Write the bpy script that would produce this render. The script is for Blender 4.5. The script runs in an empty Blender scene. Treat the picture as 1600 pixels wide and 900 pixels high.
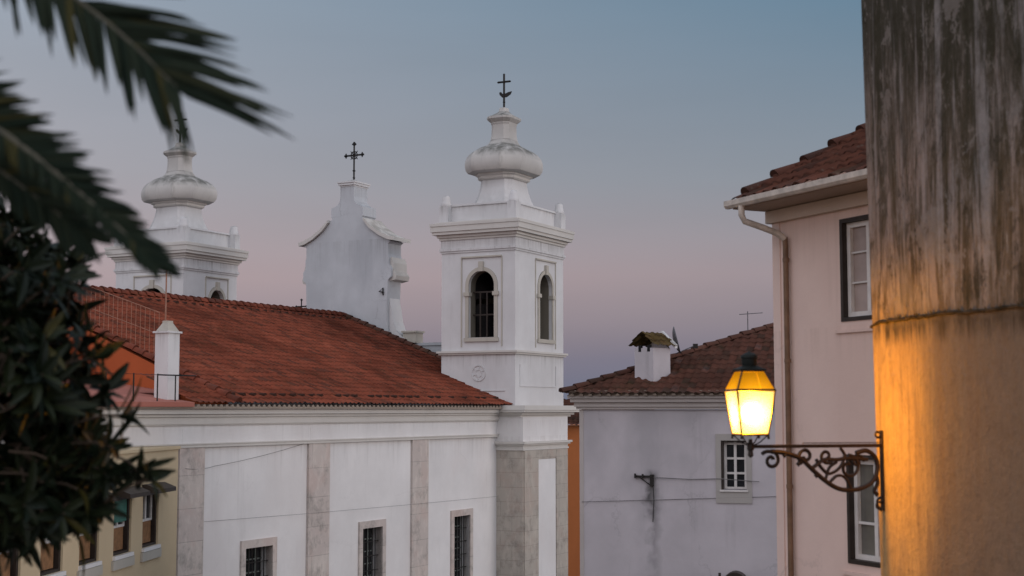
import bpy, bmesh, math, random
from mathutils import Vector, Matrix
R = math.radians
sc = bpy.context.scene
C = sc.collection
rnd = random.Random(7)

# ------------------------------------------------------------------ camera
ZC = 9.0                                   # eye height above the street by the church
F = 2222.0                                 # focal length in pixels of a 1600 px wide frame
PITCH = math.atan(190 / F)
cam = bpy.data.cameras.new('camera'); camo = bpy.data.objects.new('camera', cam); C.objects.link(camo)
camo.location = (0, 0, ZC); camo.rotation_euler = (R(90) + PITCH, 0, 0)
cam.sensor_width = 36; cam.lens = 36 * F / 1600
cam.clip_start = 0.05; cam.clip_end = 20000
cam.dof.use_dof = True; cam.dof.focus_distance = 48; cam.dof.aperture_fstop = 3.0
sc.camera = camo
cp, sp = math.cos(PITCH), math.sin(PITCH)
def at(x, y, Y):
    u = (x - 800) / F; v = (450 - y) / F
    d = (u, cp - sp * v, sp + cp * v); t = Y / d[1]
    return Vector((d[0] * t, Y, ZC + d[2] * t))

# ------------------------------------------------------------------ sky, sun, exposure
SUN_AZ = R(104)                            # clockwise from +Y: behind the camera, to the right
SUN_EL = R(9)
w = bpy.data.worlds.new('World'); sc.world = w; w.use_nodes = True
nt = w.node_tree; N = nt.nodes; L = nt.links
for n in list(N): N.remove(n)
out = N.new('ShaderNodeOutputWorld')
sky = N.new('ShaderNodeTexSky'); sky.sky_type = 'NISHITA'; sky.sun_disc = False
sky.sun_elevation = R(1.5); sky.sun_rotation = SUN_AZ; sky.air_density = 1.2; sky.dust_density = 1.5
bgN = N.new('ShaderNodeBackground'); bgN.inputs[1].default_value = 0.05
L.new(sky.outputs[0], bgN.inputs[0])
tc = N.new('ShaderNodeTexCoord'); sep = N.new('ShaderNodeSeparateXYZ'); L.new(tc.outputs['Generated'], sep.inputs[0])
def ramp(nodes, links, src, stops, interp='LINEAR'):
    r = nodes.new('ShaderNodeValToRGB'); r.color_ramp.interpolation = interp
    e = r.color_ramp.elements
    while len(e) > 1: e.remove(e[-1])
    e[0].position = stops[0][0]; e[0].color = tuple(stops[0][1]) + (1,)
    for p, c in stops[1:]:
        k = e.new(p); k.color = tuple(c) + (1,)
    links.new(src, r.inputs[0]); return r
# dusk bands over the eastern sky: grey-blue earth shadow, pink belt, pale then deeper blue
east_l = ramp(N, L, sep.outputs['Z'], [(0.0, (.17, .195, .265)), (.035, (.23, .225, .295)), (.09, (.385, .31, .36)), (.16, (.34, .33, .39)), (.28, (.295, .345, .43)), (.50, (.36, .42, .52)), (1.0, (.50, .56, .68))])
east_r = ramp(N, L, sep.outputs['Z'], [(0.0, (.135, .165, .235)), (.035, (.155, .17, .245)), (.06, (.23, .215, .275)), (.095, (.30, .255, .305)), (.16, (.22, .255, .32)), (.28, (.112, .205, .305)), (.50, (.30, .38, .48)), (1.0, (.50, .56, .68))])
mr = N.new('ShaderNodeMapRange'); mr.inputs[1].default_value = -.33; mr.inputs[2].default_value = .24
L.new(sep.outputs['X'], mr.inputs[0])
mx = N.new('ShaderNodeMix'); mx.data_type = 'RGBA'; mx.blend_type = 'MIX'
L.new(mr.outputs[0], mx.inputs[0]); L.new(east_l.outputs[0], mx.inputs[6]); L.new(east_r.outputs[0], mx.inputs[7])
mpc = N.new('ShaderNodeMapping'); mpc.inputs['Scale'].default_value = (1.6, 1.6, 9); L.new(tc.outputs['Generated'], mpc.inputs[0])
nzc = N.new('ShaderNodeTexNoise'); nzc.inputs['Scale'].default_value = 1.6; nzc.inputs['Detail'].default_value = 5; L.new(mpc.outputs[0], nzc.inputs[0])
mrc = N.new('ShaderNodeMapRange'); mrc.inputs[1].default_value = .3; mrc.inputs[2].default_value = .7; mrc.inputs[3].default_value = .90; mrc.inputs[4].default_value = .98; L.new(nzc.outputs[0], mrc.inputs[0])
bgE = N.new('ShaderNodeBackground'); L.new(mrc.outputs[0], bgE.inputs[1]); L.new(mx.outputs[2], bgE.inputs[0])   # faint bands of thin dusk haze
# broad sky glow behind the camera, added to light the facing walls
dot = N.new('ShaderNodeVectorMath'); dot.operation = 'DOT_PRODUCT'
L.new(tc.outputs['Generated'], dot.inputs[0]); dot.inputs[1].default_value = (-.25, -.95, .18)
glow = ramp(N, L, dot.outputs['Value'], [(0.0, (0, 0, 0)), (.2, (.18, .165, .175)), (.55, (.48, .44, .45)), (1.0, (.80, .71, .70))])
bgW = N.new('ShaderNodeBackground'); bgW.inputs[1].default_value = 1.0; L.new(glow.outputs[0], bgW.inputs[0])
a1 = N.new('ShaderNodeAddShader'); a2 = N.new('ShaderNodeAddShader')
L.new(bgN.outputs[0], a1.inputs[0]); L.new(bgE.outputs[0], a1.inputs[1]); L.new(a1.outputs[0], a2.inputs[0]); L.new(bgW.outputs[0], a2.inputs[1]); L.new(a2.outputs[0], out.inputs[0])
sun = bpy.data.lights.new('sun', 'SUN'); sun.energy = 0.95; sun.angle = R(30); sun.color = (1, .93, .91)
suno = bpy.data.objects.new('sun', sun); C.objects.link(suno)
sd = Vector((math.sin(SUN_AZ) * math.cos(SUN_EL), math.cos(SUN_AZ) * math.cos(SUN_EL), math.sin(SUN_EL)))
suno.rotation_euler = (-sd).to_track_quat('-Z', 'Y').to_euler(); suno.location = (20, -20, 40)
sc.view_settings.view_transform = 'Standard'; sc.view_settings.look = 'None'
sc.view_settings.exposure = 0; sc.view_settings.gamma = 1; sc.view_settings.use_curve_mapping = False
sc.cycles.max_bounces = 8; sc.cycles.use_denoising = True
sc.cycles.sample_clamp_indirect = 4

# ------------------------------------------------------------------ materials
class M:
    def __init__(s, name, rough=.85, spec=.25):
        s.m = bpy.data.materials.new(name); s.m.use_nodes = True
        s.nt = s.m.node_tree; s.n = s.nt.nodes; s.l = s.nt.links
        s.b = s.n['Principled BSDF']; s.b.inputs['Roughness'].default_value = rough
        s.b.inputs['Specular IOR Level'].default_value = spec
        s.tc = s.n.new('ShaderNodeTexCoord')
    def map(s, scale, src='Object', rot=(0, 0, 0)):
        m = s.n.new('ShaderNodeMapping'); m.inputs['Scale'].default_value = scale; m.inputs['Rotation'].default_value = rot
        s.l.new(s.tc.outputs[src], m.inputs[0]); return m.outputs[0]
    def noise(s, scale=1, detail=6, rough=.6, vec=None, dist=0):
        t = s.n.new('ShaderNodeTexNoise'); t.inputs['Scale'].default_value = scale; t.inputs['Detail'].default_value = detail
        t.inputs['Roughness'].default_value = rough; t.inputs['Distortion'].default_value = dist
        s.l.new(vec if vec else s.tc.outputs['Object'], t.inputs[0]); return t.outputs[0]
    def rng(s, v, a, b, c=0, d=1):
        m = s.n.new('ShaderNodeMapRange'); m.inputs[1].default_value = a; m.inputs[2].default_value = b
        m.inputs[3].default_value = c; m.inputs[4].default_value = d; s.l.new(v, m.inputs[0]); return m.outputs[0]
    def math(s, op, a, b=None):
        m = s.n.new('ShaderNodeMath'); m.operation = op
        for i, v in enumerate((a, b)):
            if v is None: continue
            if isinstance(v, (int, float)): m.inputs[i].default_value = v
            else: s.l.new(v, m.inputs[i])
        return m.outputs[0]
    def mix(s, f, a, b, blend='MIX'):
        m = s.n.new('ShaderNodeMix'); m.data_type = 'RGBA'; m.blend_type = blend
        if isinstance(f, (int, float)): m.inputs[0].default_value = f
        else: s.l.new(f, m.inputs[0])
        for i, v in ((6, a), (7, b)):
            if isinstance(v, tuple): m.inputs[i].default_value = v + (1,)
            else: s.l.new(v, m.inputs[i])
        return m.outputs[2]
    def sep(s, v=None):
        x = s.n.new('ShaderNodeSeparateXYZ'); s.l.new(v if v else s.tc.outputs['Object'], x.inputs[0]); return x.outputs
    def color(s, v):
        if isinstance(v, tuple): s.b.inputs['Base Color'].default_value = v + (1,)
        else: s.l.new(v, s.b.inputs['Base Color'])
    def bump(s, h, strength=.3, dist=.02):
        b = s.n.new('ShaderNodeBump'); b.inputs['Strength'].default_value = strength; b.inputs['Distance'].default_value = dist
        s.l.new(h, b.inputs['Height']); s.l.new(b.outputs[0], s.b.inputs['Normal'])

def plain(name, col, rough=.6, metal=0, spec=.3, var=.25):
    m = M(name, rough, spec); m.b.inputs['Metallic'].default_value = metal
    n = m.noise(6, 5)
    m.color(m.mix(m.rng(n, .35, .7), tuple(c * (1 + var) for c in col), tuple(c * (1 - var) for c in col))); return m.m

def plaster(name, base, dirt=(.22, .21, .19), streak=.35, mott=.12, up=.5, seed=0, patch=None, patch_amt=.3, cracks=0, drips=()):
    m = M(name, .92, .15)
    big = m.noise(.55, 7, .62, m.map((1, 1, 1)))
    col = m.mix(m.rng(big, .3, .72), base, tuple(c * (1 - mott) for c in base))
    if patch:
        p2 = m.noise(.33, 4, .55, m.map((1.3, 1.3, .8)))
        col = m.mix(m.math('MULTIPLY', m.rng(p2, .48, .62), patch_amt), col, patch)
    st = m.noise(1.0, 7, .68, m.map((2.6, 2.6, .16)))
    st2 = m.noise(.8, 3, .5)
    sm = m.math('MULTIPLY', m.rng(st, .55, .8), m.rng(st2, .4, .65))
    col = m.mix(m.math('MULTIPLY', sm, streak), col, dirt)
    for z0, ln, amt in drips:                               # rain streaks running down from a ledge at z0
        zc = m.sep()[2]
        dn = m.noise(1.0, 8, .72, m.map((5.5, 5.5, .22)))
        dm = m.math('MULTIPLY', m.rng(m.math('SUBTRACT', m.math('ADD', zc, m.math('MULTIPLY', m.rng(dn, .3, .7), ln)), z0), 0, ln * .9), m.rng(zc, z0 + .01, z0 + .03, 1, 0))
        col = m.mix(m.math('MULTIPLY', m.math('MULTIPLY', dm, m.rng(dn, .42, .66)), amt), col, dirt)
    if cracks:
        v = m.n.new('ShaderNodeTexVoronoi'); v.feature = 'DISTANCE_TO_EDGE'; v.inputs['Scale'].default_value = .55
        nv = m.noise(1.6, 6, .7)
        ad = m.n.new('ShaderNodeVectorMath'); ad.operation = 'MULTIPLY_ADD'
        cb = m.n.new('ShaderNodeCombineXYZ')
        for i in range(3): m.l.new(nv, cb.inputs[i])
        m.l.new(cb.outputs[0], ad.inputs[0]); ad.inputs[1].default_value = (1.1, 1.1, 1.1); m.l.new(m.tc.outputs['Object'], ad.inputs[2])
        m.l.new(ad.outputs[0], v.inputs['Vector'])
        cm = m.math('MULTIPLY', m.rng(v.outputs[0], 0, .012, 1, 0), m.rng(m.noise(.5, 2), .5, .6))
        col = m.mix(m.math('MULTIPLY', cm, cracks), col, tuple(c * .4 for c in base))
    g = m.n.new('ShaderNodeNewGeometry')
    nz = m.sep(g.outputs['Normal'])[2]
    upm = m.math('MULTIPLY', m.rng(nz, .25, .8), m.rng(m.noise(2.5, 6), .3, .6))
    col = m.mix(m.math('MULTIPLY', upm, up), col, dirt)
    m.color(col)
    m.bump(m.noise(9, 8, .65), .35, .012)
    return m.m

def tiles(name, a, b, c, moss=(.03, .03, .012), moss_amt=.35, dark=.5):
    m = M(name, .9, .15)
    uv = m.tc.outputs['UV']
    fl = m.n.new('ShaderNodeVectorMath'); fl.operation = 'FLOOR'; m.l.new(uv, fl.inputs[0])
    wn = m.n.new('ShaderNodeTexWhiteNoise'); wn.noise_dimensions = '2D'; m.l.new(fl.outputs[0], wn.inputs['Vector'])
    col = m.mix(m.rng(wn.outputs['Value'], 0, 1), a, b)
    col = m.mix(m.rng(wn.outputs['Value'], .82, .9, 0, .8), col, c)
    big = m.noise(.45, 6, .6)
    col = m.mix(m.rng(big, .46, .66, 0, dark), col, tuple(x * .38 for x in a))
    lt = m.noise(.8, 7, .7, m.map((1.2, .7, 1)))
    col = m.mix(m.rng(lt, .54, .68, 0, .55), col, (a[0] * 1.35, a[1] * 1.5, a[2] * 1.5))
    col = m.mix(m.rng(m.noise(2.6, 9, .75), .54, .66, 0, .6), col, (a[0] * .45, a[1] * .7, a[2] * .8))
    col = m.mix(m.rng(m.noise(7, 8, .75), .60, .68, 0, .45), col, (.16, .14, .11))
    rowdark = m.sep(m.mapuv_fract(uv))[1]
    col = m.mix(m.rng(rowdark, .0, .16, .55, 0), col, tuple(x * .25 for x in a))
    mo = m.noise(1.3, 7, .7)
    col = m.mix(m.rng(mo, .55, .75, 0, moss_amt), col, moss)
    m.color(col); m.bump(m.noise(25, 5), .3, .01)
    return m.m
def _fract(s, uv):
    f = s.n.new('ShaderNodeVectorMath'); f.operation = 'FRACTION'; s.l.new(uv, f.inputs[0]); return f.outputs[0]
M.mapuv_fract = _fract

def stone(name, base, alt, dark, brick=(1.0, .55)):
    m = M(name, .85, .2)
    br = m.n.new('ShaderNodeTexBrick')
    sx = m.sep(); cb = m.n.new('ShaderNodeCombineXYZ')
    m.l.new(m.math('ADD', sx[0], sx[1]), cb.inputs[0]); m.l.new(sx[2], cb.inputs[1])
    m.l.new(cb.outputs[0], br.inputs['Vector'])
    br.inputs['Scale'].default_value = 1; br.inputs['Brick Width'].default_value = brick[0]; br.inputs['Row Height'].default_value = brick[1]
    br.inputs['Mortar Size'].default_value = .006
    br.inputs['Color1'].default_value = base + (1,); br.inputs['Color2'].default_value = alt + (1,); br.inputs['Mortar'].default_value = dark + (1,)
    n = m.noise(1.5, 9, .72); col = m.mix(m.rng(n, .50, .66, 0, .75), br.outputs[0], dark)
    col = m.mix(m.rng(m.noise(.9, 5, .6), .5, .62, 0, .45), col, (base[0] * .98, base[1] * .84, base[2] * .82))
    n2 = m.noise(3, 6, .7, m.map((1.5, 1.5, .6))); col = m.mix(m.rng(n2, .5, .66, 0, .4), col, tuple(c * 1.3 for c in base))
    m.color(col); m.bump(m.noise(10, 8, .7), .4, .02)
    return m.m

WHITE = plaster('lime_wash', (.78, .77, .765), (.33, .315, .30), .35, .15, .6, patch=(.66, .63, .62), patch_amt=.5, cracks=.10, drips=((7.96, 1.3, .30), (8.56, .5, .25)))
TOWERW = plaster('tower_lime_wash', (.70, .70, .705), (.19, .185, .17), .38, .16, .9, patch=(.58, .57, .57), patch_amt=.5, cracks=.12, drips=((15.72, 1.0, .55), (11.15, .9, .5), (17.1, .5, .6)))
CORN = plaster('cornice_lime_wash', (.64, .62, .585), (.26, .24, .21), .4, .13, .75)
GABLEW = plaster('gable_shaded_wash', (.58, .605, .635), (.22, .22, .22), .45, .2, .6, patch=(.41, .43, .46), patch_amt=.6, cracks=.35, drips=((18.8, 1.2, .55), (16.4, 1.8, .45)))  # bluish shade on gable and parapet put into the wash colour
DOMEW = plaster('dome_lime_wash', (.58, .565, .54), (.105, .105, .092), .8, .24, .9, drips=((19.75, .9, .75), (21.0, .6, .5)))
BANDW = plaster('stone_trim', (.52, .49, .43), (.16, .15, .13), .5, .2, .7)
REVEAL = plaster('dark_reveal_stone', (.20, .18, .145), (.09, .085, .075), .5, .25, .4)  # arch reveals coloured darker and browner than the trim
STONE = stone('pilaster_limestone', (.56, .51, .47), (.52, .46, .43), (.25, .235, .215), (3.4, .9))
PIER = stone('pier_limestone', (.46, .42, .37), (.42, .385, .34), (.24, .22, .195))
TILE = tiles('church_roof_tile', (.235, .062, .035), (.17, .05, .03), (.10, .038, .026), moss_amt=.45, dark=.75)
TILE2 = tiles('mossy_roof_tile', (.105, .044, .031), (.075, .036, .026), (.05, .03, .022), moss_amt=.6, dark=.5)
TILE3 = tiles('house_roof_tile', (.13, .048, .030), (.095, .038, .026), (.06, .03, .022), moss_amt=.45)
MOSSTILE = tiles('chimney_roof_tile', (.11, .07, .03), (.08, .06, .02), (.06, .04, .02), moss=(.05, .055, .015), moss_amt=.8)
MORTAR = plaster('eave_mortar', (.36, .30, .25), (.12, .10, .08), .7, .25, .4)
YELLOW = plaster('yellow_plaster', (.62, .50, .33), (.30, .25, .18), .3, .12, .5)
ORANGE = plaster('orange_plaster', (.62, .21, .075), (.25, .10, .05), .3, .15, .3)
TERRA = plaster('terracotta_render', (.48, .12, .045), (.2, .06, .03), .3, .2, .3)
PINKROOF = plaster('painted_roof_deck', (.44, .17, .13), (.2, .1, .08), .3, .2, .3)
HOUSEW = plaster('stained_house_plaster', (.56, .53, .56), (.18, .17, .17), .55, .24, .5, patch=(.31, .30, .32), patch_amt=.6, cracks=.35)
PINKW = plaster('pale_pink_plaster', (.77, .60, .535), (.35, .25, .2), .45, .13, .4, patch=(.65, .49, .435), patch_amt=.5, cracks=.22, drips=((11.45, 1.2, .3), (10.0, .8, .3)))
SOFFIT = plaster('eave_soffit', (.40, .31, .25), (.2, .15, .12), .3, .15, .2)
GUTTERM = plain('gutter_paint', (.50, .45, .40), .5)
PIPEM = plain('brown_downpipe', (.17, .10, .06), .5)
IRON = plain('black_wrought_iron', (.016, .014, .013), .55, .3, .4)
LAMPIRON = plain('lamp_iron', (.028, .018, .013), .5, .35, .4)
DARKWOOD = plain('dark_window_frame', (.03, .022, .018), .5)
WHITEWOOD = plain('white_sash_paint', (.62, .60, .58), .5, var=.1)
GREENSH = plain('green_shutter', (.05, .16, .13), .6)
BROWNBL = plain('brown_blind', (.25, .13, .06), .7)
BRONZE = plain('bell_bronze', (.05, .045, .03), .5, .8)
GREYMET = plain('grey_metal', (.12, .12, .13), .5, .5)
RUST = plain('rusty_pole', (.30, .16, .11), .8)
CABLE = plain('grey_cable', (.16, .155, .155), .7); DARKCABLE = plain('black_cable', (.03, .03, .03), .6)
DARKIN = plain('dark_interior', (.012, .012, .014), .9)
def glassm(name, col, rough=.08):
    m = M(name, rough, .5); n = m.noise(2, 3); m.color(m.mix(m.rng(n, .3, .7), col, tuple(c * .6 for c in col))); return m.m
PANE = glassm('dark_window_glass', (.02, .022, .025)); PINKPANE = glassm('pink_reflection_glass', (.42, .34, .31), .25)  # pink reflection in the upper pane put into its base colour
GREYPANE = glassm('grey_window_glass', (.16, .155, .14), .15)

def leafmat(name, a, b, rough=.75, spec=.08):
    m = M(name, rough, spec)
    oi = m.n.new('ShaderNodeNewGeometry')
    rv = oi.outputs['Random Per Island']; col = m.mix(rv, a, b)
    col = m.mix(m.rng(rv, .93, .95), col, (b[0] * 2.2, b[1] * 1.5, b[2] * .9)); m.color(col); return m.m
PALM = leafmat('palm_leaflet', (.010, .018, .012), (.020, .027, .016))
RACH = plain('palm_rachis', (.10, .095, .07), .6)
LEAF = leafmat('broad_leaf', (.006, .013, .007), (.026, .034, .014), .45, .2)
BARK = plain('bark', (.07, .05, .035), .9)

# ------------------------------------------------------------------ mesh helpers
class MB:
    def __init__(s): s.b = bmesh.new(); s.uv = None
    def box(s, x0, x1, y0, y1, z0, z1, rot=None):
        v = [s.b.verts.new(p) for p in ((x0, y0, z0), (x1, y0, z0), (x1, y1, z0), (x0, y1, z0), (x0, y0, z1), (x1, y0, z1), (x1, y1, z1), (x0, y1, z1))]
        for f in ((3, 2, 1, 0), (4, 5, 6, 7), (0, 1, 5, 4), (1, 2, 6, 5), (2, 3, 7, 6), (3, 0, 4, 7)): s.b.faces.new([v[i] for i in f])
        if rot is not None: bmesh.ops.transform(s.b, matrix=rot, verts=v)
        return s
    def poly(s, pts): s.b.faces.new([s.b.verts.new(p) for p in pts]); return s
    def prism(s, pts, f0, f1):
        """pts 2D outline, f0/f1 map a 2D point to the two end faces"""
        a = [s.b.verts.new(f0(p)) for p in pts]; b = [s.b.verts.new(f1(p)) for p in pts]; n = len(pts)
        s.b.faces.new(a); s.b.faces.new(b[::-1])
        for i in range(n): s.b.faces.new((a[i], b[i], b[(i + 1) % n], a[(i + 1) % n]))
        return s
    def loft(s, rings, cap=True):
        vs = [[s.b.verts.new(p) for p in r] for r in rings]; n = len(rings[0])
        for a, b in zip(vs, vs[1:]):
            for i in range(n): s.b.faces.new((a[i], a[(i + 1) % n], b[(i + 1) % n], b[i]))
        if cap: s.b.faces.new(vs[0][::-1]); s.b.faces.new(vs[-1])
        return s
    def lathe(s, prof, n=20, c=(0, 0)):
        return s.loft([[(c[0] + r * math.cos(2 * math.pi * i / n), c[1] + r * math.sin(2 * math.pi * i / n), z) for i in range(n)] for r, z in prof])
    def tube(s, pts, r, n=8, taper=None):
        pts = [Vector(p) for p in pts]; rings = []; up = None
        for i, p in enumerate(pts):
            t = (pts[min(i + 1, len(pts) - 1)] - pts[max(i - 1, 0)]).normalized()
            if up is None: up = t.orthogonal().normalized()
            x = (up - t * up.dot(t)).normalized(); y = t.cross(x); up = x
            rr = r if taper is None else r + (taper - r) * i / (len(pts) - 1)
            rings.append([p + (x * math.cos(2 * math.pi * k / n) + y * math.sin(2 * math.pi * k / n)) * rr for k in range(n)])
        return s.loft(rings)
    def build(s, name, mat, parent=None, smooth=None, label=None):
        bmesh.ops.recalc_face_normals(s.b, faces=s.b.faces)
        me = bpy.data.meshes.new(name); s.b.to_mesh(me); s.b.free()
        if smooth:
            me.polygons.foreach_set('use_smooth', [True] * len(me.polygons)); me.set_sharp_from_angle(angle=R(smooth))
        o = bpy.data.objects.new(name, me); C.objects.link(o); me.materials.append(mat)
        if parent: o.parent = parent
        if label: o['label'] = label
        return o

def thing(name, label, cat, loc=(0, 0, 0), rot=0, group=None):
    o = bpy.data.objects.new(name, None); C.objects.link(o); o.empty_display_size = .3
    o.location = loc; o.rotation_euler = (0, 0, R(rot)); o['label'] = label; o['category'] = cat
    if group: o['group'] = group
    return o
def tag(o, label, cat, group=None):
    o['label'] = label; o['category'] = cat
    if group: o['group'] = group
    return o
def struct(o, kind='structure'): o['kind'] = kind; return o
def part(name, parent, label=None):
    o = bpy.data.objects.new(name, None); C.objects.link(o); o.parent = parent; o.empty_display_size = .2
    if label: o['label'] = label
    return o

def wall(mb, u0, u1, z0, z1, opens, P, thick):
    """wall panel with openings; P(u, d, z) -> point, d = depth behind the face. opens: (u0,u1,z0,z1,rise)"""
    def quad(a, b, c, d, dd=(0, 0, 0, 0)):
        mb.poly([P(p[0], e, p[1]) for p, e in zip((a, b, c, d), dd)])
    mb.poly([P(u0, 0, z0), P(u0, thick, z0), P(u0, thick, z1), P(u0, 0, z1)]); mb.poly([P(u1, 0, z0), P(u1, thick, z0), P(u1, thick, z1), P(u1, 0, z1)])
    mb.poly([P(u0, 0, z1), P(u0, thick, z1), P(u1, thick, z1), P(u1, 0, z1)])
    us = sorted(set([u0, u1] + [o[0] for o in opens] + [o[1] for o in opens]))
    for ua, ub in zip(us, us[1:]):
        op = sorted([o for o in opens if o[0] <= ua + 1e-6 and o[1] >= ub - 1e-6], key=lambda o: o[2])
        for dep in (0, thick):
            z = z0
            for o in op:
                quad((ua, z), (ub, z), (ub, o[2]), (ua, o[2]), (dep,) * 4)
                if o[4]:
                    n = 14; c = (ua + ub) / 2; hw = (ub - ua) / 2; top = o[3] + .02
                    arc = [(c - hw * math.cos(math.pi * i / n), o[3] - o[4] + o[4] * math.sin(math.pi * i / n)) for i in range(n + 1)]
                    for p, q in zip(arc, arc[1:]): quad(p, q, (q[0], top), (p[0], top), (dep,) * 4)
                    z = top
                else: z = o[3]
            quad((ua, z), (ub, z), (ub, z1), (ua, z1), (dep,) * 4)
        for o in op:
            ztop = o[3] - o[4]
            mb.poly([P(ua, 0, o[2]), P(ua, thick, o[2]), P(ua, thick, ztop), P(ua, 0, ztop)])
            mb.poly([P(ub, 0, o[2]), P(ub, thick, o[2]), P(ub, thick, ztop), P(ub, 0, ztop)])
            mb.poly([P(ua, 0, o[2]), P(ua, thick, o[2]), P(ub, thick, o[2]), P(ub, 0, o[2])])
            if o[4]:
                for p, q in zip(arc, arc[1:]): mb.poly([P(p[0], 0, p[1]), P(p[0], thick, p[1]), P(q[0], thick, q[1]), P(q[0], 0, q[1])])
            else: mb.poly([P(ua, 0, ztop), P(ua, thick, ztop), P(ub, thick, ztop), P(ub, 0, ztop)])

def tile_roof(name, parent, mat, O, U, V, width, length, clips=(), pitch=.24, row=.38, amp=.045, step=.03, per=6, sag=.0):
    O, U, V = Vector(O), Vector(U).normalized(), Vector(V).normalized(); Nn = U.cross(V).normalized()
    if Nn.z < 0: Nn = -Nn
    b = bmesh.new(); uvl = b.loops.layers.uv.new('UVMap')
    nu = int(width / pitch * per); nr = int(math.ceil(length / row))
    rr = random.Random(len(name) * 31 + nu)
    jit = [[(rr.uniform(-.012, .014)) for _ in range(nu // per + 2)] for _ in range(nr + 1)]
    rows = []
    for r in range(nr):
        for e in (0, 1):
            line = []
            v = min((r + e) * row, length)
            for i in range(nu + 1):
                u = i * pitch / per; ph = (i % per) / per
                h = amp * (math.sin(ph * 2 * math.pi) * .5 + .5) + (step if e == 0 else 0) + jit[r][i // per]
                h -= sag * math.sin(math.pi * min(1, v / length)) * (.6 + .4 * math.sin(u * .9))
                vv = v + (rr.uniform(-.03, .03) if e == 0 and i % per == 0 else 0)
                line.append((b.verts.new(O + U * u + V * vv + Nn * h), u / pitch, r + (.01 if e == 0 else .99)))
            rows.append(line)
    for k, (la, lb) in enumerate(zip(rows, rows[1:])):
        for i in range(nu):
            f = b.faces.new((la[i][0], la[i + 1][0], lb[i + 1][0], lb[i][0])); f.smooth = True
            for lp, (q, uu, vv) in zip(f.loops, (la[i], la[i + 1], lb[i + 1], lb[i])):
                lp[uvl].uv = ((uu if q is not la[i + 1][0] and q is not lb[i + 1][0] else uu - .001), vv)
    for co, no in clips:
        bmesh.ops.bisect_plane(b, geom=b.verts[:] + b.edges[:] + b.faces[:], plane_co=co, plane_no=no, clear_outer=True)
    # thin underside so that the sheet has a body
    me = bpy.data.meshes.new(name); b.to_mesh(me); b.free(); me.materials.append(mat)
    o = bpy.data.objects.new(name, me); C.objects.link(o); o.parent = parent
    return o

def cap_tiles(name, parent, mat, p0, p1, r=.12, step=.42, kick=.03, rise=.03):
    p0, p1 = Vector(p0), Vector(p1); d = p1 - p0; Ln = d.length; d.normalize()
    side = d.cross(Vector((0, 0, 1))).normalized(); up = side.cross(d).normalized()
    b = bmesh.new(); uvl = b.loops.layers.uv.new('UVMap'); n = max(1, int(Ln / step)); st = Ln / n; rr = random.Random(n)
    for k in range(n):
        a = p0 + d * (k * st) + up * rr.uniform(-.01, .015); e = p0 + d * ((k + 1) * st + .05)
        ra, rb = r * 1.12, r * .92
        A = []; B = []
        for i in range(9):
            t = math.pi * i / 8
            A.append(b.verts.new(a + side * ra * math.cos(t) + up * (ra * math.sin(t) + kick)))
            B.append(b.verts.new(e + side * rb * math.cos(t) + up * (rb * math.sin(t) + kick - rise)))
        for i in range(8):
            f = b.faces.new((A[i], A[i + 1], B[i + 1], B[i])); f.smooth = True
            for lp, vv in zip(f.loops, (.3, .3, .9, .9)): lp[uvl].uv = (k + .5, 3.0 * (k % 7) + vv)
        b.faces.new(A)
    me = bpy.data.meshes.new(name); b.to_mesh(me); b.free(); me.materials.append(mat)
    o = bpy.data.objects.new(name, me); C.objects.link(o); o.parent = parent
    return o

def eave_noses(name, parent, mat, p0, p1, r=.055, pitch=.24, depth=.12, out=(0, -1, 0), board=None):
    p0, p1 = Vector(p0), Vector(p1); d = p1 - p0; n = int(d.length / pitch); d.normalize(); o_ = Vector(out)
    mb = MB()
    for k in range(n):
        c = p0 + d * (k + .5) * pitch
        pts = [(math.cos(math.pi * i / 6) * r, math.sin(math.pi * i / 6) * r * 1.1) for i in range(7)]
        mb.prism(pts, lambda p: c + d * p[0] + Vector((0, 0, p[1])) + o_ * depth, lambda p: c + d * p[0] + Vector((0, 0, p[1])))
    if board: mb.box(*board)
    return mb.build(name, mat, parent)

# ------------------------------------------------------------------ ground, river
def terrain(x, y):
    t = max(0, min(1, (y - 6) / 26)); t = t * t * (3 - 2 * t)
    z = (ZC - 1.65) * (1 - t)
    far = max(0, min(1, (y - 75) / 120)); return z - 14 * far
mb = MB(); xs = [-6000, -1500, -400, -150, -80] + [-60 + 3 * i for i in range(41)] + [80, 150, 400, 1500, 6000]
ys = [-1500, -300, -80, -30, -10] + [-6 + 2 * i for i in range(52)] + [110, 130, 160, 200, 300, 800, 2500, 9000]
g = [[mb.b.verts.new((x, y, terrain(x, y))) for x in xs] for y in ys]
for ra, rb in zip(g, g[1:]):
    for i in range(len(xs) - 1): mb.b.faces.new((ra[i], ra[i + 1], rb[i + 1], rb[i]))
GM = M('cobble_paving', .85); v = GM.n.new('ShaderNodeTexVoronoi'); v.inputs['Scale'].default_value = 9; GM.l.new(GM.tc.outputs['Object'], v.inputs['Vector'])
GM.color(GM.mix(GM.rng(v.outputs['Distance'], 0, .6), (.16, .15, .14), (.07, .065, .06))); GM.bump(v.outputs['Distance'], .5, .02)
struct(mb.build('ground', GM.m, smooth=60))
mb = MB(); mb.poly([(-9000, 150, -9.5), (9000, 150, -9.5), (9000, 12000, -9.5), (-9000, 12000, -9.5)])
WM = M('river_water', .15, .5); WM.color((.05, .07, .09)); WM.bump(WM.noise(.4, 4), .2, .1)
struct(mb.build('river', WM.m))

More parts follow.
